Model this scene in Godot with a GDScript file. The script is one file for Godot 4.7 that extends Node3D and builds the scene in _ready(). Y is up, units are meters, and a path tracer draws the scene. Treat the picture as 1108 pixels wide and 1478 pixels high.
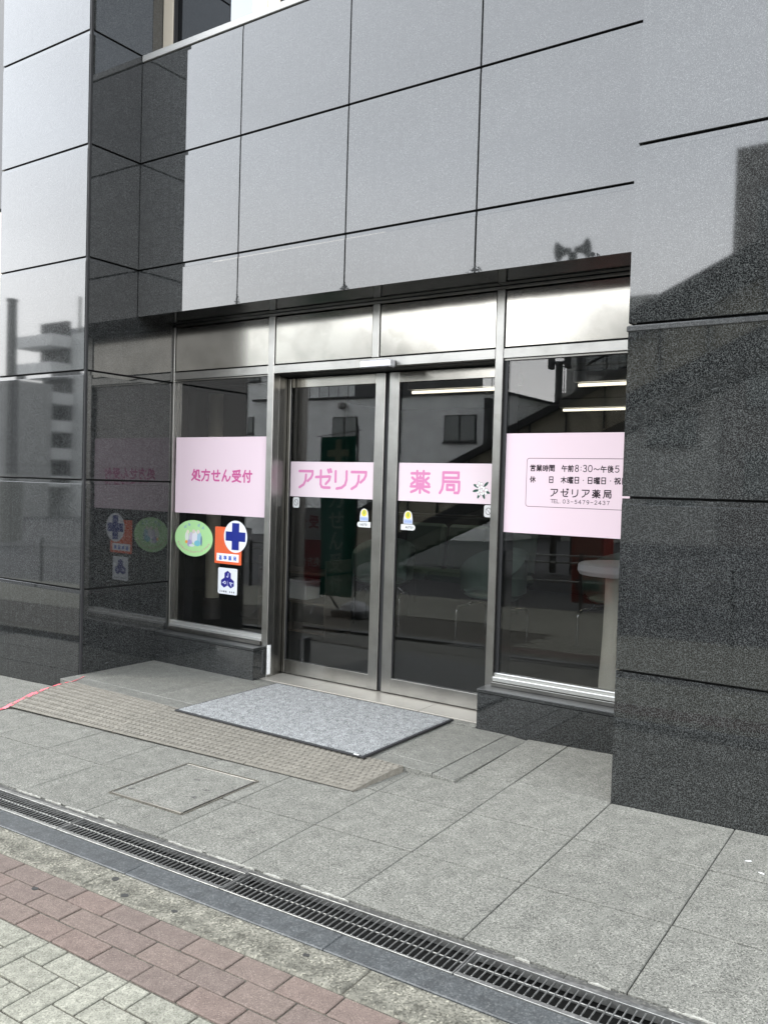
extends Node3D
# Street front of a small pharmacy: polished granite, steel shop front, paved entrance, and the far side of the street that the stone and glass mirror.
# x runs along the front to the right, y up from the entrance step, z out towards the street.

const SX := 0.030     # the pavement climbs to the right
const SZ := 0.025     # and falls towards the road
const GK := -0.105
const XR := 3.98
const ZC := 0.816
const ZW := 0.359
const ROWS := [-0.55, 0.6215, 1.4255, 2.2205, 3.0355, 3.842, 4.649, 5.455, 6.26]

var M := {}
var rng := RandomNumberGenerator.new()
var tilt: Transform3D
var cache := {}
var taken := {}

func _ready():
	rng.seed = 7
	# ---------------------------------------------------------------- camera
	var cam := Camera3D.new()
	cam.name = "camera"
	cam.position = Vector3(5.3046, 1.45, 4.6933)
	cam.rotation_order = EULER_ORDER_YXZ
	cam.rotation_degrees = Vector3(-1.8141, 34.3913, 1.6606)
	cam.fov = rad_to_deg(2.0 * atan(739.0 / 1229.855))
	cam.near = 0.05
	cam.far = 600.0
	add_child(cam)
	cam.current = true
	# ---------------------------------------------------------------- sky, air
	var env := Environment.new()
	env.background_mode = Environment.BG_SKY
	var sky := Sky.new()
	var pan := PanoramaSkyMaterial.new()
	pan.panorama = overcast()
	sky.sky_material = pan
	env.sky = sky
	env.background_energy_multiplier = 7.7
	env.tonemap_mode = Environment.TONE_MAPPER_LINEAR
	env.tonemap_exposure = 1.0
	env.sdfgi_enabled = true
	env.ssao_enabled = true
	env.ssil_enabled = true
	var we := WorldEnvironment.new()
	we.name = "world_environment"
	we.environment = env
	add_child(we)
	var sun := DirectionalLight3D.new()
	sun.name = "sun"
	sun.light_energy = 0.5
	sun.light_angular_distance = 14.0
	sun.light_color = Color(1.0, 0.965, 0.91)
	sun.shadow_enabled = true
	add_child(sun)
	sun.look_at_from_position(Vector3(-8, 8, 5), Vector3.ZERO, Vector3.UP)
	# ---------------------------------------------------------------- shared
	var ex := Vector3(1, SX, 0).normalized()
	var ez := Vector3(0, -SZ, 1).normalized()
	var ey := ez.cross(ex).normalized()
	ez = ex.cross(ey).normalized()
	tilt = Transform3D(Basis(ex, ey, ez), Vector3(0, GK, 0))
	materials()
	# ---------------------------------------------------------------- place
	build_ground()
	build_building()
	build_drain()
	build_entrance_things()
	build_signs()
	build_interior()
	build_street()

# ====================================================================== helpers
func numbered(n: String) -> String:
	var k: int = taken.get(n, -1) + 1
	taken[n] = k
	return n if k == 0 else "%s_%03d" % [n, k]

func thing(n: String, label: String, category: String, at := Vector3.ZERO, group := "") -> Node3D:
	var o := Node3D.new()
	o.name = numbered(n)
	add_child(o)
	o.position = at
	tag(o, label, category, group)
	return o

func tag(o: Node, label: String, category: String, group := ""):
	o.set_meta("label", label)
	o.set_meta("category", category)
	if group != "":
		o.set_meta("group", group)

func part(parent: Node, n: String, mesh: Mesh, mat: Material, at := Vector3.ZERO, turn := Basis()) -> MeshInstance3D:
	var o := MeshInstance3D.new()
	o.name = n if parent != self else numbered(n)
	o.mesh = mesh
	o.set_surface_override_material(0, mat)
	o.transform = Transform3D(turn, at)
	parent.add_child(o, true)
	return o

# a box between two corners, edges chamfered
func block(parent: Node, n: String, a: Vector3, b: Vector3, mat: Material, bevel := 0.002) -> MeshInstance3D:
	return part(parent, n, bevelled((b - a).abs(), bevel), mat, (a + b) / 2.0)

func face(st: SurfaceTool, pts: Array, n: Vector3, uvs: Array = []):
	for i in range(1, pts.size() - 1):
		var t := [0, i, i + 1]
		var a: Vector3 = pts[0]
		var b: Vector3 = pts[i]
		var c: Vector3 = pts[i + 1]
		if (b - a).cross(c - a).dot(n) > 0.0:
			t = [0, i + 1, i]
		for k in t:
			st.set_normal(n)
			st.set_uv(uvs[k] if uvs.size() else Vector2(pts[k].x, pts[k].y))
			st.add_vertex(pts[k])

func flat(st: SurfaceTool, pts: Array, outward: Vector3):
	var n: Vector3 = (pts[1] - pts[0]).cross(pts[2] - pts[0]).normalized()
	if n.dot(outward) < 0.0:
		n = -n
	face(st, pts, n)

func add_bevelled(st: SurfaceTool, c: Vector3, size: Vector3, bev: float, turn := Basis()):
	var h := size / 2.0
	var bv: float = minf(bev, minf(h.x, minf(h.y, h.z)) * 0.8)
	var v := {}
	for sx in [-1, 1]:
		for sy in [-1, 1]:
			for sz in [-1, 1]:
				var s := Vector3(sx, sy, sz)
				for ax in 3:
					var q := Vector3(h.x - bv, h.y - bv, h.z - bv)
					q[ax] = h[ax]
					v[[sx, sy, sz, ax]] = c + turn * (q * s)
	for ax in 3:
		var b1 := (ax + 1) % 3
		var b2 := (ax + 2) % 3
		for s in [-1, 1]:
			var n := Vector3.ZERO
			n[ax] = s
			var ring := []
			for q in [[-1, -1], [1, -1], [1, 1], [-1, 1]]:
				var k := [0, 0, 0]
				k[ax] = s
				k[b1] = q[0]
				k[b2] = q[1]
				ring.append(v[[k[0], k[1], k[2], ax]])
			face(st, ring, turn * n)
		if bv <= 0.00011:
			continue
		for s1 in [-1, 1]:
			for s2 in [-1, 1]:
				var lo := [0, 0, 0]
				var hi := [0, 0, 0]
				lo[ax] = -1
				hi[ax] = 1
				lo[b1] = s1
				hi[b1] = s1
				lo[b2] = s2
				hi[b2] = s2
				var n2 := Vector3.ZERO
				n2[b1] = s1
				n2[b2] = s2
				face(st, [v[[lo[0], lo[1], lo[2], b1]], v[[hi[0], hi[1], hi[2], b1]], v[[hi[0], hi[1], hi[2], b2]], v[[lo[0], lo[1], lo[2], b2]]], turn * n2.normalized())
	if bv > 0.00011:
		for sx in [-1, 1]:
			for sy in [-1, 1]:
				for sz in [-1, 1]:
					face(st, [v[[sx, sy, sz, 0]], v[[sx, sy, sz, 1]], v[[sx, sy, sz, 2]]], turn * Vector3(sx, sy, sz).normalized())

func bevelled(size: Vector3, bev := 0.002) -> ArrayMesh:
	var key := "b%.4f,%.4f,%.4f,%.4f" % [size.x, size.y, size.z, bev]
	if not cache.has(key):
		var st := start()
		add_bevelled(st, Vector3.ZERO, size, bev)
		cache[key] = st.commit()
	return cache[key]

func start() -> SurfaceTool:
	var st := SurfaceTool.new()
	st.begin(Mesh.PRIMITIVE_TRIANGLES)
	return st

# polygon in x, y pushed back from z = 0 to z = -depth; uv over its bounds
func prism(poly: PackedVector2Array, depth: float) -> ArrayMesh:
	var st := start()
	var r := Rect2(poly[0], Vector2.ZERO)
	for p in poly:
		r = r.expand(p)
	var tris := Geometry2D.triangulate_polygon(poly)
	var uv := func(p: Vector2) -> Vector2: return Vector2((p.x - r.position.x) / r.size.x, 1.0 - (p.y - r.position.y) / r.size.y)
	for i in range(0, tris.size(), 3):
		var a := poly[tris[i]]
		var b := poly[tris[i + 1]]
		var c := poly[tris[i + 2]]
		face(st, [Vector3(a.x, a.y, 0), Vector3(b.x, b.y, 0), Vector3(c.x, c.y, 0)], Vector3.BACK, [uv.call(a), uv.call(b), uv.call(c)])
		face(st, [Vector3(a.x, a.y, -depth), Vector3(b.x, b.y, -depth), Vector3(c.x, c.y, -depth)], Vector3.FORWARD, [uv.call(a), uv.call(b), uv.call(c)])
	var area := 0.0
	for i in poly.size():
		area += poly[i].cross(poly[(i + 1) % poly.size()])
	for i in poly.size():
		var a := poly[i]
		var b := poly[(i + 1) % poly.size()]
		var d := (b - a).normalized()
		var n := Vector3(d.y, -d.x, 0) * signf(area)
		face(st, [Vector3(a.x, a.y, 0), Vector3(b.x, b.y, 0), Vector3(b.x, b.y, -depth), Vector3(a.x, a.y, -depth)], n, [uv.call(a), uv.call(b), uv.call(b), uv.call(a)])
	return st.commit()

# a cladding slab: width along x, height along y from 0, front at z = 0; its top edge is a thin chamfered strip
func slab(w: float, h: float, t := 0.03) -> ArrayMesh:
	var key := "s%.4f,%.4f,%.4f" % [w, h, t]
	if cache.has(key):
		return cache[key]
	var st := start()
	var pr := [Vector2(0, -t), Vector2(0, -0.002), Vector2(0.002, 0), Vector2(h - 0.028, 0), Vector2(h - 0.0262, -0.0025), Vector2(h - 0.002, -0.0035), Vector2(h, -0.0055), Vector2(h, -t)]
	var x0 := -w / 2.0
	var x1 := w / 2.0
	var e := 0.002
	for i in pr.size():
		var a: Vector2 = pr[i]
		var b: Vector2 = pr[(i + 1) % pr.size()]
		var d := (b - a).normalized()
		var n := Vector3(0, -d.y, d.x)
		var ea := e if a.y > -0.012 else 0.0
		var eb := e if b.y > -0.012 else 0.0
		face(st, [Vector3(x0 + ea, a.x, a.y), Vector3(x1 - ea, a.x, a.y), Vector3(x1 - eb, b.x, b.y), Vector3(x0 + eb, b.x, b.y)], n)
	for s in [-1, 1]:
		var ring := []
		for i in [0, 1, 2, 3, 4, 5, 6, 7]:
			var p: Vector2 = pr[i]
			ring.append(Vector3(s * (w / 2.0 - (e if p.y > -0.012 else 0.0)), p.x, p.y))
		face(st, ring, Vector3(s, 0, 0))
	cache[key] = st.commit()
	return cache[key]

func add_tube(st: SurfaceTool, path: Array, radius: float, sides := 10, closed_ends := true):
	var rings := []
	var ups := []
	for i in path.size():
		var d: Vector3
		if i == 0:
			d = path[1] - path[0]
		elif i == path.size() - 1:
			d = path[i] - path[i - 1]
		else:
			d = (path[i + 1] - path[i]).normalized() + (path[i] - path[i - 1]).normalized()
		d = d.normalized()
		var u: Vector3 = Vector3.UP if absf(d.y) < 0.9 else Vector3.RIGHT
		if i > 0:
			u = ups[i - 1]
		var side := d.cross(u).normalized()
		u = side.cross(d).normalized()
		ups.append(u)
		var ring := []
		for k in sides:
			var a := TAU * k / sides
			ring.append([path[i] + (side * cos(a) + u * sin(a)) * radius, side * cos(a) + u * sin(a)])
		rings.append(ring)
	for i in rings.size() - 1:
		for k in sides:
			var k2 := (k + 1) % sides
			smooth_quad(st, rings[i][k], rings[i][k2], rings[i + 1][k2], rings[i + 1][k])
	if closed_ends:
		for e in [0, rings.size() - 1]:
			var pts := []
			for k in sides:
				pts.append(rings[e][k][0])
			var n: Vector3 = (path[1] - path[0]) * -1.0 if e == 0 else path[e] - path[e - 1]
			face(st, pts, n.normalized())

func smooth_quad(st: SurfaceTool, a: Array, b: Array, c: Array, d: Array):
	var q := [a, b, c, d]
	var n: Vector3 = a[1] + b[1] + c[1] + d[1]
	for t in [[0, 1, 2], [0, 2, 3]]:
		var p: Vector3 = q[t[0]][0]
		var o: Array = t
		if (Vector3(q[t[1]][0]) - p).cross(Vector3(q[t[2]][0]) - p).dot(n) > 0.0:
			o = [t[0], t[2], t[1]]
		for k in o:
			st.set_normal(Vector3(q[k][1]).normalized())
			st.set_uv(Vector2.ZERO)
			st.add_vertex(q[k][0])

func tube(path: Array, radius: float, sides := 10) -> ArrayMesh:
	var st := start()
	add_tube(st, path, radius, sides)
	return st.commit()

# profile of (radius, height) turned round y
func lathe(profile: Array, sides := 28) -> ArrayMesh:
	var st := start()
	for i in profile.size() - 1:
		var a: Vector2 = profile[i]
		var b: Vector2 = profile[i + 1]
		var d := (b - a).normalized()
		var n := Vector2(d.y, -d.x)
		for k in sides:
			var q := []
			for e in [[a, k], [a, k + 1], [b, k + 1], [b, k]]:
				var t: float = TAU * e[1] / sides
				q.append([Vector3(cos(t) * e[0].x, e[0].y, sin(t) * e[0].x), Vector3(cos(t) * n.x, n.y, sin(t) * n.x)])
			smooth_quad(st, q[0], q[1], q[2], q[3])
	return st.commit()

func ellipse(rx: float, ry: float, n := 40) -> PackedVector2Array:
	var p := PackedVector2Array()
	for i in n:
		p.append(Vector2(cos(TAU * i / n) * rx, sin(TAU * i / n) * ry))
	return p

func rounded(w: float, h: float, r: float) -> PackedVector2Array:
	var p := PackedVector2Array()
	for q in [[1, 1, 0], [-1, 1, 1], [-1, -1, 2], [1, -1, 3]]:
		for i in 5:
			var a: float = (q[2] + i / 4.0) * PI / 2.0
			p.append(Vector2(q[0] * (w / 2 - r) + cos(a) * r, q[1] * (h / 2 - r) + sin(a) * r))
	return p

func rect(w: float, h: float) -> PackedVector2Array:
	return PackedVector2Array([Vector2(-w / 2, -h / 2), Vector2(w / 2, -h / 2), Vector2(w / 2, h / 2), Vector2(-w / 2, h / 2)])

# ====================================================================== materials
func lin(r: float, g: float, b: float) -> Color:
	return Color(r, g, b).linear_to_srgb()

func plain(c: Color, rough := 0.8, metal := 0.0, spec := 0.5) -> StandardMaterial3D:
	var m := StandardMaterial3D.new()
	m.albedo_color = c
	m.roughness = rough
	m.metallic = metal
	m.metallic_specular = spec
	return m

# grains of a few colours, seamless, with broad patches; colours are linear values
func grains(size: int, cell_px: float, stops: Array, patch := 0.12, patch_px := 160.0, seed_ := 1, fine := 0.06) -> ImageTexture:
	var n := FastNoiseLite.new()
	n.seed = seed_
	n.noise_type = FastNoiseLite.TYPE_CELLULAR
	n.cellular_return_type = FastNoiseLite.RETURN_CELL_VALUE
	n.cellular_distance_function = FastNoiseLite.DISTANCE_EUCLIDEAN
	n.fractal_type = FastNoiseLite.FRACTAL_NONE
	n.frequency = 1.0 / cell_px
	n.domain_warp_enabled = true
	n.domain_warp_amplitude = cell_px * 0.9
	n.domain_warp_frequency = 1.2 / cell_px
	var a := n.get_seamless_image(size, size, false, false, 0.08).get_data()
	var f := FastNoiseLite.new()
	f.seed = seed_ + 50
	f.noise_type = FastNoiseLite.TYPE_SIMPLEX_SMOOTH
	f.fractal_octaves = 4
	f.frequency = 1.0 / patch_px
	var b := f.get_seamless_image(size, size, false, false, 0.1).get_data()
	var ramp := []
	for i in 256:
		var v := i / 255.0
		var c: Color = stops[0][1]
		for s in stops:
			if v >= s[0]:
				c = s[1]
		ramp.append(c)
	var r := RandomNumberGenerator.new()
	r.seed = seed_
	var lut := PackedByteArray()
	for i in 1025:
		lut.append(int(Color(i / 1024.0, 0, 0).linear_to_srgb().r * 255.0 + 0.5))
	var out := PackedByteArray()
	out.resize(size * size * 3)
	for i in size * size:
		var c: Color = ramp[a[i]]
		var k := (1.0 + patch * (b[i] / 127.5 - 1.0)) * (1.0 + fine * (r.randf() * 2.0 - 1.0)) * 1024.0
		out[i * 3] = lut[mini(1024, int(c.r * k))]
		out[i * 3 + 1] = lut[mini(1024, int(c.g * k))]
		out[i * 3 + 2] = lut[mini(1024, int(c.b * k))]
	var img := Image.create_from_data(size, size, false, Image.FORMAT_RGB8, out)
	return ImageTexture.create_from_image(img)

func relief(size: int, px: float, seed_: int, octaves := 3) -> ImageTexture:
	var f := FastNoiseLite.new()
	f.seed = seed_
	f.noise_type = FastNoiseLite.TYPE_SIMPLEX_SMOOTH
	f.fractal_octaves = octaves
	f.frequency = 1.0 / px
	return ImageTexture.create_from_image(f.get_seamless_image(size, size, false, false, 0.1))

func stone(tex: Texture2D, span: float, rough: float, spec := 0.5, tint := Color.WHITE) -> StandardMaterial3D:
	var m := plain(tint, rough, 0.0, spec)
	m.albedo_texture = tex
	m.uv1_triplanar = true
	m.uv1_world_triplanar = true
	m.uv1_scale = Vector3.ONE / span
	return m

func materials():
	# polished dark granite: black ground, grey feldspar, few pale flecks
	var g := grains(1024, 4.6, [[0.0, Color(0.0065, 0.007, 0.007)], [0.34, Color(0.015, 0.016, 0.0158)], [0.58, Color(0.032, 0.034, 0.0335)], [0.8, Color(0.052, 0.055, 0.054)], [0.96, Color(0.078, 0.081, 0.079)]], 0.14, 220.0, 3, 0.2)
	var pol := []
	for t in [1.0, 0.93, 1.05]:
		var m := stone(g, 0.62, 0.032, 0.64, Color(t, t, t * 1.005).clamp())
		pol.append(m)
	M.granite = pol
	M.granite_top = stone(g, 0.62, 0.35, 0.5, Color(1.0, 1.0, 1.0))
	M.core = plain(lin(0.006, 0.006, 0.006), 0.9)
	# flamed grey granite of the paving
	var p := grains(1024, 6.0, [[0.0, Color(0.10, 0.10, 0.094)], [0.16, Color(0.17, 0.171, 0.161)], [0.42, Color(0.22, 0.221, 0.208)], [0.72, Color(0.265, 0.265, 0.25)], [0.93, Color(0.36, 0.36, 0.335)]], 0.16, 190.0, 11, 0.08)
	var hp := relief(512, 6.0, 5, 3)
	M.tile = []
	for t in [0.885, 0.87, 0.86, 0.878]:
		var m := stone(p, 0.66, 0.88, 0.35, Color(t, t * 0.992, t * 0.962))
		m.heightmap_enabled = true
		m.heightmap_scale = 0.08
		m.heightmap_texture = hp
		M.tile.append(m)
	M.step = []
	for t in [0.83, 0.80, 0.85]:
		M.step.append(stone(p, 0.66, 0.6, 0.45, Color(t, t * 0.995, t * 0.965)))
	M.mortar = stone(grains(256, 5.0, [[0.0, Color(0.055, 0.054, 0.049)], [0.5, Color(0.08, 0.078, 0.07)], [0.85, Color(0.115, 0.11, 0.097)]], 0.3, 60.0, 21), 0.4, 0.95)
	M.lime = stone(grains(256, 5.0, [[0.0, Color(0.30, 0.295, 0.26)], [0.5, Color(0.37, 0.36, 0.325)], [0.9, Color(0.22, 0.215, 0.19)]], 0.3, 40.0, 23), 0.3, 0.95)
	# blue grey granite border
	M.border = []
	var bg := grains(512, 5.0, [[0.0, Color(0.085, 0.093, 0.098)], [0.4, Color(0.115, 0.124, 0.13)], [0.75, Color(0.145, 0.154, 0.16)], [0.94, Color(0.2, 0.208, 0.21)]], 0.3, 90.0, 31)
	for t in [0.77, 0.75, 0.79]:
		M.border.append(stone(bg, 0.5, 0.55, 0.5, Color(t, t * 0.995, t * 0.98)))
	# weathered concrete kerb with exposed stones
	var cc := grains(1024, 9.0, [[0.0, Color(0.11, 0.107, 0.09)], [0.2, Color(0.165, 0.16, 0.137)], [0.5, Color(0.21, 0.204, 0.175)], [0.8, Color(0.26, 0.25, 0.212)], [0.95, Color(0.35, 0.335, 0.28)]], 0.42, 150.0, 41, 0.12)
	M.kerb = stone(cc, 0.7, 0.95, 0.3, Color(0.90, 0.895, 0.88))
	M.kerb.heightmap_enabled = true
	M.kerb.heightmap_scale = 0.18
	M.kerb.heightmap_texture = relief(512, 9.0, 9, 4)
	# concrete block pavers
	var rp := grains(512, 3.2, [[0.0, Color(0.155, 0.125, 0.116)], [0.25, Color(0.195, 0.158, 0.147)], [0.7, Color(0.225, 0.184, 0.171)], [0.95, Color(0.30, 0.255, 0.235)]], 0.14, 80.0, 51)
	M.red = []
	for t in [[0.89, 0.875, 0.845], [0.87, 0.855, 0.83], [0.895, 0.87, 0.84], [0.86, 0.85, 0.825]]:
		var m := stone(rp, 0.42, 0.92, 0.3, Color(t[0], t[1], t[2]))
		m.heightmap_enabled = true
		m.heightmap_scale = 0.07
		m.heightmap_texture = hp
		M.red.append(m)
	var wp := grains(512, 4.5, [[0.0, Color(0.20, 0.20, 0.172)], [0.15, Color(0.28, 0.28, 0.243)], [0.55, Color(0.34, 0.338, 0.296)], [0.85, Color(0.40, 0.395, 0.346)]], 0.25, 60.0, 61)
	M.white = []
	for t in [0.90, 0.87, 0.84]:
		var m := stone(wp, 0.42, 0.92, 0.3, Color(t, t * 0.993, t * 0.968))
		m.heightmap_enabled = true
		m.heightmap_scale = 0.09
		m.heightmap_texture = hp
		M.white.append(m)
	M.sand = stone(grains(256, 3.0, [[0.0, Color(0.05, 0.045, 0.035)], [0.5, Color(0.085, 0.078, 0.06)], [0.85, Color(0.13, 0.12, 0.09)]], 0.4, 50.0, 71), 0.3, 0.97)
	M.asphalt = stone(grains(512, 4.0, [[0.0, Color(0.03, 0.03, 0.031)], [0.4, Color(0.05, 0.05, 0.05)], [0.8, Color(0.075, 0.075, 0.073)]], 0.3, 120.0, 81), 1.2, 0.9)
	# stainless steel
	var st := grains(512, 90.0, [[0.0, Color(0.9, 0.9, 0.9)], [0.5, Color(0.95, 0.95, 0.95)], [0.8, Color(0.88, 0.88, 0.87)]], 0.2, 130.0, 91, 0.05)
	M.steel = stone(st, 1.3, 0.3, 0.5, lin(0.33, 0.325, 0.308))
	M.steel.metallic = 1.0
	M.steel_panel = stone(st, 1.7, 0.16, 0.5, lin(0.375, 0.362, 0.33))
	M.steel_panel.metallic = 1.0
	M.steel_panel.heightmap_enabled = true
	M.steel_panel.heightmap_scale = 0.05
	M.steel_panel.heightmap_texture = relief(512, 420.0, 17, 2)
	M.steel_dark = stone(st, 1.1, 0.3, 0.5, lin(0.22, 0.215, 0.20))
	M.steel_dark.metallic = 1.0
	M.galvanised = stone(grains(256, 12.0, [[0.0, Color(0.24, 0.24, 0.23)], [0.5, Color(0.30, 0.30, 0.285)], [0.85, Color(0.21, 0.21, 0.20)]], 0.3, 40.0, 95), 0.3, 0.42)
	M.galvanised.metallic = 0.75
	M.aluminium = plain(lin(0.62, 0.62, 0.6), 0.3, 0.85)
	M.beige_frame = plain(lin(0.47, 0.42, 0.34), 0.45, 0.2)
	M.rubber = plain(lin(0.012, 0.012, 0.013), 0.75)
	M.black = plain(lin(0.015, 0.015, 0.016), 0.5)
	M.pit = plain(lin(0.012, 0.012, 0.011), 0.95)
	M.chrome = plain(lin(0.6, 0.6, 0.6), 0.12, 1.0)
	var gl := plain(Color(0.02, 0.03, 0.03, 0.18), 0.0)
	gl.transparency = BaseMaterial3D.TRANSPARENCY_ALPHA
	M.glass = gl
	M.coated_glass = plain(lin(0.17, 0.18, 0.19), 0.02, 1.0)
	M.white_plastic = plain(lin(0.75, 0.75, 0.74), 0.45)
	M.silver = plain(lin(0.60, 0.60, 0.62), 0.35, 0.35)

func overcast() -> ImageTexture:
	var w := 512
	var h := 256
	var img := Image.create(w, h, false, Image.FORMAT_RGBF)
	var f := FastNoiseLite.new()
	f.seed = 4
	f.noise_type = FastNoiseLite.TYPE_SIMPLEX_SMOOTH
	f.fractal_octaves = 5
	f.frequency = 1.6
	for y in h:
		var el := PI / 2.0 - PI * (y + 0.5) / h
		for x in w:
			var az := TAU * (x + 0.5) / w
			var d := Vector3(cos(el) * sin(az), sin(el), cos(el) * cos(az))
			var e := maxf(0.0, sin(el))
			var cl := f.get_noise_3d(d.x * 1.0, d.y * 2.6, d.z * 1.0)
			var base := Color(1.0, 0.985, 0.955).lerp(Color(0.81, 0.85, 0.91), clampf(e / 0.35, 0.0, 1.0))
			base = base.lerp(Color(0.40, 0.435, 0.48), smoothstep(0.3, 1.0, e))
			# the cloud is thinner, so brighter, round the hidden sun
			var glow := maxf(0.0, d.dot(Vector3(-8, 8, 5).normalized()))
			var k := 0.88 + 0.12 * cl + 0.6 * pow(glow, 3.0)
			if el < 0.0:
				base = Color(0.30, 0.30, 0.29)
				k = 1.0
			img.set_pixel(x, y, Color(base.r * k, base.g * k, base.b * k))
	return ImageTexture.create_from_image(img)

# ====================================================================== ground
func structure(n: String) -> Node3D:
	var o := Node3D.new()
	o.name = numbered(n)
	o.set_meta("kind", "structure")
	add_child(o)
	return o

func ground_mesh(parent: Node, n: String, a: Vector3, b: Vector3, mat: Material) -> MeshInstance3D:
	var o := block(parent, n, a, b, mat, 0.0001)
	return o

func build_ground():
	# the road climbs with the pavement and lies a kerb lower; it goes on to the horizon
	var road := part(self, "road", bevelled(Vector3(500, 0.4, 500), 0.0001), M.asphalt)
	road.transform = Transform3D(Basis(Vector3(0, 0, 1), atan(SX)), Vector3(0, GK - 0.36 - 0.2, 0)) * Transform3D(Basis(), Vector3(-40, 0, 60))
	road.set_meta("kind", "structure")
	# forecourt of flamed granite
	var pave := part(self, "pavement", bevelled(Vector3(30, 0.3, 2.76), 0.0001), M.mortar)
	pave.transform = tilt * Transform3D(Basis(), Vector3(0, -0.15 - 0.012, 2.238 - 1.38))
	pave.set_meta("kind", "structure")
	var off := Vector3(0, 0.162, -(2.238 - 1.38))
	var xs := [-3.0, -2.5, -2.0, -1.5, -1.0, -0.5, 0.003, 0.5, 1.0, 1.495, 1.99, 2.487, 2.98, 3.488, 3.985, 4.535, 5.03, 5.53, 6.03, 6.53]
	var zs := [0.816, 1.277, 1.768, 2.236]
	for r in zs.size() - 1:
		for i in xs.size() - 1:
			tile(pave, xs[i], xs[i + 1], zs[r], zs[r + 1], off)
	tile(pave, 3.245, 3.488, 0.10, 0.816, off)
	tile(pave, 3.488, 3.985, 0.10, 0.816, off)
	# footway: kerb stones, three courses of red blocks, white herringbone
	var walk := part(self, "footway", bevelled(Vector3(40, 0.3, 4.1), 0.0001), M.sand)
	walk.transform = tilt * Transform3D(Basis(), Vector3(0, -0.15 - 0.006, 2.545 + 2.05))
	walk.set_meta("kind", "structure")
	var wo := Vector3(0, 0.156, -(2.545 + 2.05))
	var kx := -3.58
	while kx < 8.0:
		var k := part(walk, "kerb_stone", bevelled(Vector3(1.232, 0.05, 0.152), 0.006), M.kerb, wo + Vector3(kx + 0.618, -0.025 + rng.randf_range(-0.001, 0.001), 2.622))
		k.rotation.x = rng.randf_range(-0.004, 0.004)
		kx += 1.236
	for r in 3:
		for i in range(0, 28):
			var x := 1.055 + 0.2 * i + (0.1 if r == 1 else 0.0)
			paver(walk, "red_paver", Vector3(x + 0.1, 0, 2.7525 + 0.1 * r), 0.2, 0.1, M.red[rng.randi() % 4], wo)
	# herringbone: a block set lengthwise starts where (i + j) % 4 == 0, one set across where it is 2
	for j in range(-1, 11):
		for i in range(-16, 24):
			var s := posmod(i + j, 4)
			var x := 3.16 + 0.1 * i
			var z := 3.0045 + 0.1 * j
			if s == 0:
				if j == -1:
					paver(walk, "white_paver", Vector3(x + 0.05, 0, z + 0.15), 0.1, 0.1, M.white[rng.randi() % 3], wo)
				else:
					paver(walk, "white_paver", Vector3(x + 0.05, 0, z + 0.1), 0.1, 0.2, M.white[rng.randi() % 3], wo)
			elif s == 2 and j >= 0:
				paver(walk, "white_paver", Vector3(x + 0.1, 0, z + 0.05), 0.2, 0.1, M.white[rng.randi() % 3], wo)
	# trodden gum
	var gum := plain(lin(0.03, 0.029, 0.027), 0.9)
	for q in [[2.67, 2.595, 0.018], [2.809, 2.661, 0.017], [2.481, 2.812, 0.014], [3.05, 2.64, 0.012], [3.62, 2.60, 0.012]]:
		var blot := ellipse(q[2], q[2] * 0.75, 14)
		for i in blot.size():
			blot[i] *= rng.randf_range(0.8, 1.15)
		part(walk, "gum_spot", prism(blot, 0.002), gum, wo + Vector3(q[0], 0.0022, q[1]), Basis(Vector3.RIGHT, -PI / 2))
	var rest := ground_mesh(walk, "paved_strip", wo + Vector3(-14, -0.02, 4.1), wo + Vector3(14, 0.0, 6.6), M.white[1])
	rest.set_meta("kind", "stuff")

func tile(parent: Node, x0: float, x1: float, z0: float, z1: float, off: Vector3):
	var j := 0.0018
	var jz := 0.0048
	var o := part(parent, "paving_tile", bevelled(Vector3(snappedf(x1 - x0 - 2 * j, 0.001), 0.03, snappedf(z1 - z0 - 2 * jz, 0.001)), 0.0025), M.tile[rng.randi() % 4], off + Vector3((x0 + x1) / 2, -0.015 + rng.randf_range(-0.0008, 0.0008), (z0 + z1) / 2))
	o.rotation = Vector3(rng.randf_range(-0.001, 0.001), 0, rng.randf_range(-0.001, 0.001))

func paver(parent: Node, n: String, at: Vector3, w: float, d: float, mat: Material, off: Vector3):
	var o := part(parent, n, bevelled(Vector3(w - 0.0062, 0.03, d - 0.0062), 0.003), mat, off + at + Vector3(rng.randf_range(-0.0006, 0.0006), -0.015 + rng.randf_range(-0.0012, 0.0012), rng.randf_range(-0.0006, 0.0006)))
	o.rotation = Vector3(rng.randf_range(-0.004, 0.004), rng.randf_range(-0.004, 0.004), rng.randf_range(-0.004, 0.004))

# ====================================================================== building
func granite() -> Material:
	return M.granite[rng.randi() % 3]

func hang() -> Basis:
	return Basis.from_euler(Vector3(rng.randf_range(-0.0016, 0.0016), rng.randf_range(-0.0016, 0.0016), 0))

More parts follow.
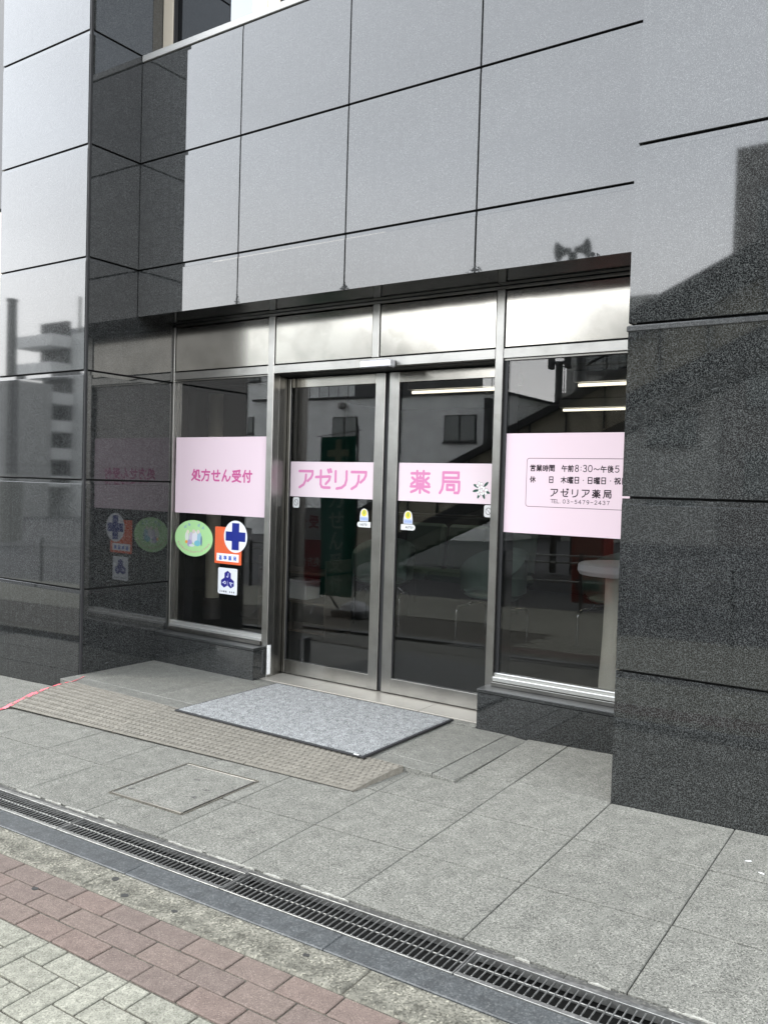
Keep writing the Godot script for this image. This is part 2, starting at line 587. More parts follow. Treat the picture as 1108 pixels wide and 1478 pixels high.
func build_building():
	var b := thing("pharmacy_building", "dark polished granite building front with steel framed glass shop entrance", "building")
	var gap := 0.005
	# ---- columns: dark core, slabs with open joints
	var cl := block(b, "column", Vector3(-1.09, -0.6, -0.055), Vector3(-0.028, 6.2, ZC - 0.028), M.core)
	var base := cl.position
	for i in ROWS.size() - 1:
		var y0: float = ROWS[i] + gap
		var h: float = ROWS[i + 1] - ROWS[i] - 2 * gap
		part(cl, "granite_panel", slab(1.085, h), granite(), Vector3(-0.018 - 0.5425, y0, ZC) - base, hang())
		part(cl, "granite_panel", slab(0.85, h), granite(), Vector3(0, y0, ZC - 0.019 - 0.425) - base, Basis(Vector3.UP, PI / 2) * hang())
		part(cl, "granite_panel", slab(0.85, h), granite(), Vector3(-1.118, y0, ZC - 0.018 - 0.425) - base, Basis(Vector3.UP, -PI / 2))
	block(cl, "corner_seal", Vector3(-0.026, -0.55, ZC - 0.026) - base, Vector3(-0.0045, 6.2, ZC - 0.0045) - base, M.rubber, 0.001)
	var cr := block(b, "column", Vector3(XR + 0.028, -0.6, -0.055), Vector3(5.35, 6.2, ZC - 0.028), M.core)
	base = cr.position
	for i in ROWS.size() - 1:
		var y0: float = ROWS[i] + gap
		var h: float = ROWS[i + 1] - ROWS[i] - 2 * gap
		var x0: float = XR if i < 4 else XR + 0.014
		part(cr, "granite_panel", slab(5.36 - x0, h), granite(), Vector3((5.36 + x0) / 2, y0, ZC) - base, hang())
		part(cr, "granite_panel", slab(0.80, h), granite(), Vector3(x0 + 0.0005, y0, ZC - 0.036 - 0.40) - base, Basis(Vector3.UP, -PI / 2))
	block(b, "string_course", Vector3(XR - 0.006, 2.1865, ZC - 0.1), Vector3(5.36, 2.2115, ZC + 0.006), M.granite_top, 0.003)
	# ---- wall over the entrance
	var w := block(b, "upper_wall", Vector3(0.002, 2.70, -0.2), Vector3(XR, 4.60, ZW - 0.028), M.core)
	base = w.position
	var wx := [0.0, 1.046, 1.980, 2.917, 3.854, 3.99]
	var wy := [2.680, 3.0345, 3.842, 4.597]
	for r in 3:
		for i in wx.size() - 1:
			part(w, "granite_panel", slab(wx[i + 1] - wx[i] - 0.007, wy[r + 1] - wy[r] - (0.0 if r == 0 else gap) - gap), granite(), Vector3((wx[i] + wx[i + 1]) / 2, wy[r] + (0.0 if r == 0 else gap), ZW) - base, hang())
	block(b, "sill", Vector3(0.002, 4.602, 0.1), Vector3(XR, 4.652, ZW + 0.003), plain(lin(0.30, 0.30, 0.29), 0.35), 0.003)
	# dirt that has run out of the joints, and one scratch
	var grime := plain(lin(0.035, 0.036, 0.036), 0.9, 0.0, 0.2)
	for q in [[1.046, 0.035, 0.09], [1.980, 0.06, 0.05], [2.917, 0.075, 0.06], [3.62, 0.06, 0.02]]:
		part(w, "grime", stain(q[1], q[2]), grime, Vector3(q[0], 2.683, ZW + 0.0006) - base)
	part(w, "scratch", prism(PackedVector2Array([Vector2(-0.002, -0.035), Vector2(0.0015, -0.035), Vector2(0.002, 0.03), Vector2(-0.001, 0.035)]), 0.0004), grime, Vector3(2.425, 3.675, ZW + 0.0005) - base)
	# soffit of the same stone
	for i in wx.size() - 1:
		block(b, "soffit_panel", Vector3(wx[i] + 0.003, 2.681, 0.012), Vector3(wx[i + 1] - 0.003, 2.699, ZW - 0.032), granite(), 0.001)
	# ---- windows above
	for k in 3:
		var x0: float = [0.004, 1.097, 2.19][k]
		var f := block(b, "upper_window", Vector3(x0, 4.655, 0.10), Vector3(x0 + 0.11, 6.2, 0.17), M.beige_frame)
		var p := f.position
		if k < 2:
			pass
		block(f, "mullion", Vector3(x0 + 0.94, 4.655, 0.10) - p, Vector3(x0 + 1.09, 6.2, 0.17) - p, M.beige_frame)
		block(f, "rail", Vector3(x0 + 0.11, 4.655, 0.10) - p, Vector3(x0 + 0.94, 4.70, 0.17) - p, M.beige_frame)
		block(f, "pane", Vector3(x0 + 0.105, 4.70, 0.115) - p, Vector3(x0 + 0.945, 6.2, 0.125) - p, M.coated_glass)
		block(f, "gasket", Vector3(x0 + 0.111, 4.70, 0.126) - p, Vector3(x0 + 0.122, 6.2, 0.165) - p, M.rubber)
	block(b, "eave", Vector3(-1.1, 6.21, -0.5), Vector3(5.36, 6.6, 0.9), granite())
	# the storeys above and the bays to either side
	block(b, "upper_storeys", Vector3(-16, 6.605, -9), Vector3(16, 26, 0.3), M.granite[0], 0.01)
	block(b, "side_wall", Vector3(5.37, -0.6, -9), Vector3(16, 6.6, 0.3), M.granite[1], 0.01)
	block(b, "side_wall", Vector3(-16, -1.2, -9), Vector3(-5.01, 6.6, 0.3), M.granite[1], 0.01)
	# neighbouring bay beyond the column
	var nb := block(b, "side_wall", Vector3(-5.0, -0.6, -0.055), Vector3(-1.12, 6.2, 0.15), M.core)
	base = nb.position
	block(nb, "pane", Vector3(-4.8, 3.9, 0.152) - base, Vector3(-1.2, 6.1, 0.162) - base, M.black)
	block(nb, "band", Vector3(-5.0, 3.0, 0.152) - base, Vector3(-1.13, 3.85, 0.2) - base, M.beige_frame)
	# ---- plinths under the shop windows
	block(b, "plinth", Vector3(0.002, -0.3, -0.07), Vector3(1.064, 0.212, 0.128), granite(), 0.003)
	block(b, "plinth_cap", Vector3(0.002, 0.214, -0.07), Vector3(1.066, 0.234, 0.131), M.granite_top, 0.003)
	block(b, "plinth", Vector3(2.900, -0.3, -0.07), Vector3(XR - 0.002, 0.212, 0.128), granite(), 0.003)
	block(b, "plinth_cap", Vector3(2.898, 0.214, -0.07), Vector3(XR - 0.002, 0.236, 0.131), M.granite_top, 0.003)
	# ---- steel frame
	var S: Material = M.steel
	block(b, "jamb", Vector3(0.002, 0.236, -0.11), Vector3(0.022, 2.66, 0.0), S)
	block(b, "jamb", Vector3(0.022, 0.30, -0.12), Vector3(0.06, 2.24, -0.048), M.steel_dark)
	block(b, "mullion", Vector3(1.0225, 0.0, -0.07), Vector3(1.0813, 2.66, 0.0), S, 0.0025)
	block(b, "mullion", Vector3(1.9548, 2.304, -0.05), Vector3(2.0106, 2.66, 0.0), S, 0.0025)
	block(b, "mullion", Vector3(2.8826, 0.0, -0.07), Vector3(2.9368, 2.66, 0.0), S, 0.0025)
	block(b, "jamb", Vector3(3.93, 0.236, -0.07), Vector3(XR - 0.002, 2.66, 0.0), S)
	# door jambs run back to the leaves, in three steps with shadow gaps
	for q in [[1.028, 1.078, -0.071, -0.105], [1.028, 1.068, -0.108, -0.145], [1.028, 1.060, -0.148, -0.235]]:
		block(b, "jamb", Vector3(q[0], 0.0, q[3]), Vector3(q[1], 2.235, q[2]), M.steel_dark, 0.0015)
	block(b, "jamb", Vector3(2.886, 0.0, -0.235), Vector3(2.932, 2.235, -0.072), M.steel_dark, 0.0015)
	block(b, "corner_guard", Vector3(1.0825, 0.025, -0.03), Vector3(1.094, 0.242, 0.001), M.white_plastic, 0.002)
	# transom bars, between the uprights
	for q in [[0.022, 1.0225], [1.0813, 2.8826], [2.9368, 3.93]]:
		block(b, "transom", Vector3(q[0] + 0.0005, 2.2408, -0.055), Vector3(q[1] - 0.0005, 2.3014, -0.001), S, 0.0025)
	block(b, "head_bar", Vector3(0.022, 2.661, -0.05), Vector3(3.95, 2.679, -0.003), M.steel_dark, 0.002)
	for q in [[0.022, 1.0225], [1.0813, 1.9548], [2.0106, 2.8826], [2.9368, 3.93]]:
		block(b, "steel_panel", Vector3(q[0] + 0.006, 2.310, -0.03), Vector3(q[1] - 0.006, 2.650, -0.009), M.steel_panel, 0.002)
	block(b, "door_header", Vector3(0.01, 2.236, -0.33), Vector3(3.97, 2.70, -0.06), M.black)
	# window sills and panes
	for q in [[0.022, 1.0225, 0.0], [2.9368, 3.93, 0.004]]:
		block(b, "window_sill", Vector3(q[0], 0.2365, -0.06), Vector3(q[1], 0.262, 0.022), M.steel_dark, 0.002)
		block(b, "window_rail", Vector3(q[0], 0.264, -0.06), Vector3(q[1], 0.288 + q[2], 0.006), M.aluminium, 0.003)
		block(b, "window_rail", Vector3(q[0], 0.2885 + q[2], -0.06), Vector3(q[1], 0.310 + q[2], -0.012), M.aluminium, 0.003)
		block(b, "window_head", Vector3(q[0], 2.228, -0.06), Vector3(q[1], 2.240, -0.015), M.steel_dark, 0.001)
		block(b, "window_pane", Vector3(q[0] + 0.002, 0.312 + q[2], -0.04), Vector3(q[1] - 0.002, 2.227, -0.030), M.glass, 0.0001)
	block(b, "window_stop", Vector3(2.9375, 0.315, -0.06), Vector3(2.962, 2.227, -0.022), M.black, 0.001)
	# ---- sliding doors
	for k in 2:
		var d := Node3D.new()
		d.name = "sliding_door" if k == 0 else "sliding_door_001"
		b.add_child(d)
		var g0: float = [1.090, 2.061][k]
		var g1: float = [1.865, 2.800][k]
		var l0: float = [1.064, 1.981][k]
		var l1: float = [1.945, 2.884][k]
		var z0 := -0.225
		var z1 := -0.185
		block(d, "stile", Vector3(l0, 0.012, z0), Vector3(g0, 2.226, z1), S if k else M.steel_dark, 0.002)
		block(d, "stile", Vector3(g1, 0.012, z0), Vector3(l1, 2.226, z1), S, 0.002)
		block(d, "top_rail", Vector3(g0, 2.156, z0), Vector3(g1, 2.225, z1 - 0.002), M.steel_panel, 0.0015)
		block(d, "bottom_rail", Vector3(g0, 0.012, z0), Vector3(g1, 0.112, z1 - 0.002), S, 0.0015)
		block(d, "pane", Vector3(g0 + 0.001, 0.113, -0.210), Vector3(g1 - 0.001, 2.155, -0.200), M.glass, 0.0001)
		block(d, "bead", Vector3(g0, 0.113, -0.199), Vector3(g0 + 0.008, 2.155, -0.190), M.rubber, 0.001)
	block(b, "door_seal", Vector3(1.9455, 0.012, -0.222), Vector3(1.9805, 2.226, -0.2), M.rubber, 0.003)
	# motion sensor over the doors
	var se := part(b, "door_sensor", bevelled(Vector3(0.245, 0.052, 0.07), 0.008), M.silver, Vector3(2.03, 2.252, 0.037))
	block(se, "lens", Vector3(-0.112, -0.031, -0.02), Vector3(0.112, -0.022, 0.037), M.black, 0.003)
	# ---- entrance step and threshold
	var ES: Array = M.step
	var step := block(b, "entrance_step", Vector3(0.002, -0.5, -0.24), Vector3(3.237, -0.02, 0.982), M.mortar)
	base = step.position
	for q in [[0.004, 0.872, 0.131, 0.864], [0.876, 1.990, 0.131, 0.864], [1.994, 3.106, 0.131, 0.864], [0.004, 1.6, 0.868, 0.985], [1.604, 3.106, 0.868, 0.985], [3.110, 3.238, 0.131, 0.985], [1.068, 1.990, 0.06, 0.127], [1.994, 2.894, 0.06, 0.127]]:
		var sl := block(step, "step_slab", Vector3(q[0], -0.05, q[2]) - base, Vector3(q[1], rng.randf_range(-0.0005, 0.0005), q[3]) - base, ES[rng.randi() % 3], 0.002)
		if q[0] == 3.110:
			sl.position.y -= 0.0145
			sl.rotation = Vector3(0.004, 0, -0.07)
		elif q[0] == 1.604:
			sl.rotation.z = -0.0075
			sl.position.y -= 0.0056
		elif q[0] == 1.994 and q[3] > 0.5:
			sl.rotation.z = -0.008
			sl.position.y -= 0.0045
	for q in [[1.066, 1.52], [1.523, 2.44], [2.443, 2.896]]:
		block(b, "threshold_plate", Vector3(q[0], -0.03, -0.24), Vector3(q[1], 0.004, 0.055), plain(lin(0.36, 0.34, 0.30), 0.4, 0.5), 0.0015)
	# ---- the room behind the glass: floor, walls and ceiling with thickness
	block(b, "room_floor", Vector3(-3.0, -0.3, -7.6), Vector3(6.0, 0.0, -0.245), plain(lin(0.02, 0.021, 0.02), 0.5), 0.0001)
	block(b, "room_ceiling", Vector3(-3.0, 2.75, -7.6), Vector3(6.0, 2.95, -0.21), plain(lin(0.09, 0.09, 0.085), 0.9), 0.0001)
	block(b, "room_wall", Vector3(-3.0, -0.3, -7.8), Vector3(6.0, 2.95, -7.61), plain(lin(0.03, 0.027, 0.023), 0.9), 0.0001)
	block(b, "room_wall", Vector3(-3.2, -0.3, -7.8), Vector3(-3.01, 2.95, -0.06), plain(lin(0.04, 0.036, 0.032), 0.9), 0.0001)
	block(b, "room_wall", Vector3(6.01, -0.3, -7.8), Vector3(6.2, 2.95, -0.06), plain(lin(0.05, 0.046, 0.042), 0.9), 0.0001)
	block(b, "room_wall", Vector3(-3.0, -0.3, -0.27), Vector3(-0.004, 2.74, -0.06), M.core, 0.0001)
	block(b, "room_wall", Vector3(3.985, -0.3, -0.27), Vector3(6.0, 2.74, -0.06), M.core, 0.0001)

# many small blots, thickest and highest in the middle
func stain(wd: float, hgt: float) -> ArrayMesh:
	var st := start()
	for i in 46:
		var u := rng.randf_range(-1.0, 1.0) * rng.randf()
		var v := rng.randf() * rng.randf() * (1.0 - absf(u))
		var r := rng.randf_range(0.0015, 0.006) * (1.25 - absf(u))
		var c := Vector3(u * wd, r + v * hgt, 0.00003 * i)
		var ring := []
		for k in 7:
			var a := TAU * k / 7.0
			ring.append(c + Vector3(cos(a) * r * rng.randf_range(0.6, 1.2), sin(a) * r * rng.randf_range(0.8, 1.5), 0))
		face(st, ring, Vector3.BACK)
	return st.commit()

# ====================================================================== drain
func on_ground(n: String, label: String, category: String, at: Vector3, group := "") -> Node3D:
	var o := thing(n, label, category, Vector3.ZERO, group)
	o.transform = tilt * Transform3D(Basis(), at)
	return o

func build_drain():
	var ch := structure("drain_channel")
	ch.transform = tilt
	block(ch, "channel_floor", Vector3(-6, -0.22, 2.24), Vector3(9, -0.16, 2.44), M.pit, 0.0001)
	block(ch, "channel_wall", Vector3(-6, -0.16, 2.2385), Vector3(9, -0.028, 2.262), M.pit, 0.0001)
	# mortar bed along the tiles, patched with pale lime
	for i in 18:
		var x := -1.5 + i * 0.45
		var m := block(ch, "mortar_bed", Vector3(x, -0.027, 2.2375), Vector3(x + 0.449, -0.003 + rng.randf_range(-0.002, 0.001), 2.2685), M.mortar, 0.003)
	for q in [[1.46, 0.20], [1.70, 0.12], [1.86, 0.24], [2.15, 0.08], [2.57, 0.20], [2.80, 0.26], [3.11, 0.10], [3.30, 0.22], [4.18, 0.05], [4.42, 0.07], [4.66, 0.2]]:
		lime_patch(ch, q[0], q[1])
	# blue grey border stones
	var bx := -2.24
	var k := 0
	while bx < 7.0:
		block(ch, "border_stone", Vector3(bx + 0.001, -0.06, 2.4335), Vector3(bx + 0.979, 0.0, 2.5425), M.border[k % 3], 0.003)
		bx += 0.98
		k += 1
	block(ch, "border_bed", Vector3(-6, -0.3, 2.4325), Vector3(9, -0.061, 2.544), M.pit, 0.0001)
	var bar := bevelled(Vector3(0.004, 0.005, 0.136), 0.0008)
	var bar_wide := bevelled(Vector3(0.004, 0.005, 0.112), 0.0008)
	var notes := ["steel drain grate crossed by a middle bar, leftmost along the footway border", "steel drain grate with wide rims and bright front edge before the utility cover", "steel drain grate with thin rims and fine bars in the middle of the channel", "steel drain grate with wide pale rims nearest the viewer"]
	for s in 4:
		var x0 := 1.062 + s
		var gr := on_ground("drain_grate", notes[s], "drain grate", Vector3(x0, 0, 2.35), "drain grates along the forecourt")
		var wide := s != 2
		var rim: float = 0.020 if wide else 0.006
		var far0 := -0.080
		block(gr, "rim", Vector3(0.001, -0.024, far0), Vector3(0.997, 0.002, far0 + rim), M.galvanised, 0.001)
		block(gr, "rim", Vector3(0.001, -0.024, 0.0805 - (0.016 if wide else 0.006)), Vector3(0.997, 0.003, 0.0825), M.galvanised, 0.001)
		for e in [0.001, 0.992]:
			block(gr, "end_bar", Vector3(e, -0.024, far0 + rim + 0.0002), Vector3(e + 0.005, 0.001, 0.0805 - (0.016 if wide else 0.006) - 0.0002), M.galvanised, 0.0008)
		block(gr, "cross_bar", Vector3(0.007, -0.009, -0.002), Vector3(0.991, -0.0045 if not wide else -0.001, 0.003), M.galvanised, 0.0008)
		for i in 39:
			part(gr, "slat", bar_wide if wide else bar, M.galvanised, Vector3(0.025 * (i + 1), -0.0025, 0.002 if wide else 0.0003))

func lime_patch(parent: Node, x: float, l: float):
	var n := maxi(4, int(l / 0.012))
	var top := PackedVector2Array()
	var bot := PackedVector2Array()
	for i in n + 1:
		var t := float(i) / n
		var wd: float = 0.0065 * (0.15 + rng.randf() * 1.1) * (0.3 if i == 0 or i == n else 1.0)
		top.append(Vector2(t * l, wd))
		bot.append(Vector2(t * l, -rng.randf() * 0.003))
	bot.reverse()
	top.append_array(bot)
	part(parent, "lime_patch", prism(top, 0.006), M.lime, Vector3(x, 0.0017, 2.243), Basis(Vector3.RIGHT, -PI / 2))

# ====================================================================== things at the entrance
func build_entrance_things():
	build_ramp()
	build_mat()
	# utility cover let into the paving
	var u := on_ground("utility_cover", "square stone filled utility cover with double steel edge in the paving", "utility cover", Vector3(2.143, 0, 1.76))
	for q in [0.258, 0.246]:
		var m: Material = M.sand if q == 0.258 else M.steel_dark
		var t := 0.011 if q == 0.258 else 0.006
		var hgt := 0.0025 if q == 0.258 else 0.0038
		for s in [-1, 1]:
			block(u, "edge", Vector3(-q, -0.01, s * q - t / 2), Vector3(q, hgt, s * q + t / 2), m, 0.0006)
			block(u, "edge", Vector3(s * q - t / 2, -0.01, -q + t / 2 + 0.0002), Vector3(s * q + t / 2, hgt, q - t / 2 - 0.0002), m, 0.0006)
	block(u, "cover_stone", Vector3(-0.2425, -0.01, -0.2425), Vector3(-0.205, 0.0032, 0.2425), M.tile[1], 0.0006)
	block(u, "cover_stone", Vector3(-0.2035, -0.01, -0.2425), Vector3(0.2425, 0.0032, 0.2425), M.tile[0], 0.0006)
	for q in [Vector3(-0.20, 0.0036, 0.165), Vector3(-0.02, 0.0036, -0.10), Vector3(0.13, 0.0036, -0.02), Vector3(0.15, 0.0036, 0.08)]:
		part(u, "lifting_slot", prism(ellipse(0.020, 0.011, 14), 0.003), M.mortar, q, Basis(Vector3.RIGHT, -PI / 2) * Basis(Vector3.BACK, rng.randf_range(-0.5, 0.5)))

	var paper := plain(lin(0.6, 0.6, 0.58), 0.8)
	for q in [[4.648, 1.121, 0.4, "white paper scrap on the paving nearest the right column"], [4.713, 1.205, -0.5, "white paper scrap at the right end of the paving"]]:
		var sc := on_ground("paper_scrap", q[3], "litter", Vector3(q[0], 0.0015, q[1]), "paper scraps on the paving")
		sc.rotate_y(q[2])
		part(sc, "scrap", prism(PackedVector2Array([Vector2(-0.013, -0.003), Vector2(0.003, -0.005), Vector2(0.014, -0.001), Vector2(0.008, 0.004), Vector2(-0.007, 0.003)]), 0.0015), paper, Vector3(0, 0.002, 0), Basis(Vector3.RIGHT, -PI / 2 + 0.12))

func ground_y(x: float, z: float) -> float:
	return GK + SX * x - SZ * z

# u along the front 0..1, t from the front foot up to the step
func ramp_point(u: float, t: float) -> Vector3:
	var x0: float = lerpf(-0.004, 0.150, t)
	var x1: float = lerpf(2.890, 2.936, t)
	var x := lerpf(x0, x1, u)
	var z := lerpf(1.372 - 0.012 * u, 0.988, t)
	var foot := ground_y(x, 1.37) + 0.010 + 0.010 * (1.0 - u)
	var y := lerpf(foot, 0.002 - 0.010 * u * u, 1.0 - pow(maxf(0.0, 1.0 - t), 1.55))
	return Vector3(x, y, z)

func build_ramp():
	var r := thing("threshold_ramp", "beige studded rubber ramp along the front of the entrance step", "ramp", Vector3(0, 0, 0))
	var m := stone(grains(256, 4.0, [[0.0, Color(0.19, 0.178, 0.152)], [0.4, Color(0.225, 0.212, 0.182)], [0.85, Color(0.26, 0.245, 0.212)]], 0.25, 60.0, 101), 0.4, 0.72, 0.4, Color(0.865, 0.858, 0.848))
	var m2 := stone(m.albedo_texture, 0.33, 0.68, 0.4, Color(0.84, 0.834, 0.825))
	for piece in [[0.0, 0.372], [0.374, 0.748], [0.750, 1.0]]:
		var st := start()
		var nu := 24
		var nt := 10
		for i in nu:
			for k in nt:
				var q := []
				for e in [[0, 0], [1, 0], [1, 1], [0, 1]]:
					var uu: float = lerpf(piece[0], piece[1], float(i + e[0]) / nu)
					var tt: float = float(k + e[1]) / nt
					var p := ramp_point(uu, tt)
					var n := (ramp_point(uu + 0.01, tt) - p).cross(ramp_point(uu, tt + 0.01) - p).normalized()
					q.append([p, n if n.y > 0 else -n])
				smooth_quad(st, q[0], q[1], q[2], q[3])
			# front lip and underside stand a little off the paving
			var a := ramp_point(lerpf(piece[0], piece[1], float(i) / nu), 0.0)
			var b := ramp_point(lerpf(piece[0], piece[1], float(i + 1) / nu), 0.0)
			flat(st, [a, b, b + Vector3(0, -0.005, 0.001), a + Vector3(0, -0.005, 0.001)], Vector3(0, 0, 1))
			flat(st, [a + Vector3(0, -0.005, 0.001), b + Vector3(0, -0.005, 0.001), b + Vector3(0, -0.007, -0.06), a + Vector3(0, -0.007, -0.06)], Vector3(0, -1, 0))
			flat(st, [a + Vector3(0, -0.007, -0.06), b + Vector3(0, -0.007, -0.06), b + Vector3(0, -0.03, -0.065), a + Vector3(0, -0.03, -0.065)], Vector3(0, 0, 1))
		for e in [piece[0], piece[1]]:
			for k in nt:
				var a := ramp_point(e, float(k) / nt)
				var b := ramp_point(e, float(k + 1) / nt)
				flat(st, [a, b, Vector3(b.x, ground_y(b.x, b.z) - 0.01, b.z), Vector3(a.x, ground_y(a.x, a.z) - 0.01, a.z)], Vector3(-1 if e == piece[0] else 1, 0, 0))
		part(r, "ramp_piece", st.commit(), m if piece[0] != 0.374 else m2)
		# studs: small raised rings, too many to pick apart
		var sd := start()
		var rows := 10
		for j in rows:
			var tt := (j + 0.6) / (rows + 0.3)
			var count := int((piece[1] - piece[0]) * 2.9 / 0.0365)
			for i in count:
				var uu: float = lerpf(piece[0], piece[1], (i + 0.3 + (0.5 if j % 2 else 0.0)) / (count + 0.4))
				var p := ramp_point(uu, tt)
				var du := (ramp_point(uu + 0.01, tt) - p).normalized()
				var dt := (ramp_point(uu, tt + 0.01) - p).normalized()
				var n := du.cross(dt).normalized()
				if n.y < 0:
					n = -n
				var inn := []
				var out := []
				for c in 8:
					var a := TAU * c / 8.0
					var dir := du * cos(a) + dt * sin(a)
					out.append(p + dir * 0.0145)
					inn.append(p + dir * 0.0115 + n * 0.0055)
				for c in 8:
					var c2 := (c + 1) % 8
					flat(sd, [out[c], out[c2], inn[c2], inn[c]], n + (out[c] - p).normalized())
				var dish := []
				for c in 8:
					dish.append(inn[c].lerp(p + n * 0.0005, 0.45))
				for c in 8:
					var c2 := (c + 1) % 8
					flat(sd, [inn[c], inn[c2], dish[c2], dish[c]], n - (out[c] - p).normalized() * 0.2)
				face(sd, dish, n)
		var studs := part(r, "studs", sd.commit(), m if piece[0] != 0.374 else m2)
		studs.set_meta("kind", "stuff")
	# pink tape laid down the left edge
	var tape := thing("marking_tape", "strip of pink tape along the left edge of the ramp", "tape", Vector3.ZERO)
	var tm := plain(lin(0.72, 0.105, 0.135), 0.5)
	var path := [Vector3(-0.03, ground_y(0, 1.46) + 0.003, 1.46), Vector3(-0.022, ground_y(0, 1.40) + 0.006, 1.40)]
	for i in 11:
		path.append(ramp_point(0.0, i / 10.0) + Vector3(0.006, 0.0045, 0))
	path.append(Vector3(0.115, 0.0035, 0.90))
	path.append(Vector3(0.075, 0.0035, 0.835))
	var ts := start()
	for i in path.size() - 1:
		var a: Vector3 = path[i]
		var b: Vector3 = path[i + 1]
		var wa: float = 0.016 + 0.006 * sin(i * 1.3)
		var wb: float = 0.016 + 0.006 * sin((i + 1) * 1.3)
		if i > 1 and i < 6:
			wa *= 1.5
			wb *= 1.5
		if i > 9:
			wa *= 0.6
			wb *= 0.6
		flat(ts, [a - Vector3(wa, 0.004, 0), a + Vector3(wa, 0, 0), b + Vector3(wb, 0, 0), b - Vector3(wb, 0.004, 0)], Vector3.UP)
		var drop := 0.018 if i > 1 and i < 9 else 0.0012
		flat(ts, [a - Vector3(wa, 0.004, 0), b - Vector3(wb, 0.004, 0), b - Vector3(wb + 0.003, 0.004 + drop, 0), a - Vector3(wa + 0.003, 0.004 + drop, 0)], Vector3.LEFT)
	part(tape, "tape_strip", ts.commit(), tm)

func build_mat():
	var m := thing("door_mat", "grey blue carpet door mat with black rubber edge before the sliding doors", "mat", Vector3(2.0, 0.001, 0.575))
	var hw := 0.728
	var hd := 0.477
	part(m, "rubber_backing", bevelled(Vector3(hw * 2, 0.009, hd * 2), 0.002), M.rubber, Vector3(0, 0.0046, 0))
	var f := FastNoiseLite.new()
	f.seed = 12
	f.noise_type = FastNoiseLite.TYPE_SIMPLEX_SMOOTH
	f.frequency = 14.0
	f.fractal_octaves = 3
	var r := RandomNumberGenerator.new()
	r.seed = 77
	var st := start()
	var nx := 280
	var nz := 184
	var px := (hw - 0.016) * 2
	var pz := (hd - 0.016) * 2
	var pts := []
	var cols := []
	for k in nz + 1:
		for i in nx + 1:
			var x := -px / 2 + px * i / nx
			var z := -pz / 2 + pz * k / nz
			var edge := i == 0 or k == 0 or i == nx or k == nz
			pts.append(Vector3(x + r.randf_range(-0.0012, 0.0012), 0.0088 if edge else 0.0115 + r.randf() * 0.0035, z + r.randf_range(-0.0012, 0.0012)))
			var tone := 0.185 + 0.06 * f.get_noise_2d(x, z) + r.randf_range(-0.09, 0.11)
			if r.randf() < 0.08:
				tone *= 0.55
			cols.append(Color(tone * 0.975, tone * 1.0, tone * 0.99))
	for p in pts.size():
		st.set_color(cols[p])
		st.set_uv(Vector2(pts[p].x, pts[p].z))
		st.add_vertex(pts[p])
	for k in nz:
		for i in nx:
			var a := k * (nx + 1) + i
			for q in [a, a + 1, a + nx + 2, a, a + nx + 2, a + nx + 1]:
				st.add_index(q)
	st.generate_normals()
	var cm := plain(Color.WHITE, 1.0, 0.0, 0.2)
	cm.vertex_color_use_as_albedo = true
	cm.rim_enabled = true
	cm.rim = 0.2
	part(m, "carpet_pile", st.commit(), cm)
	block(m, "maker_tag", Vector3(0.655, 0.0092, hd - 0.013), Vector3(0.69, 0.0102, hd - 0.004), M.white_plastic, 0.0003)

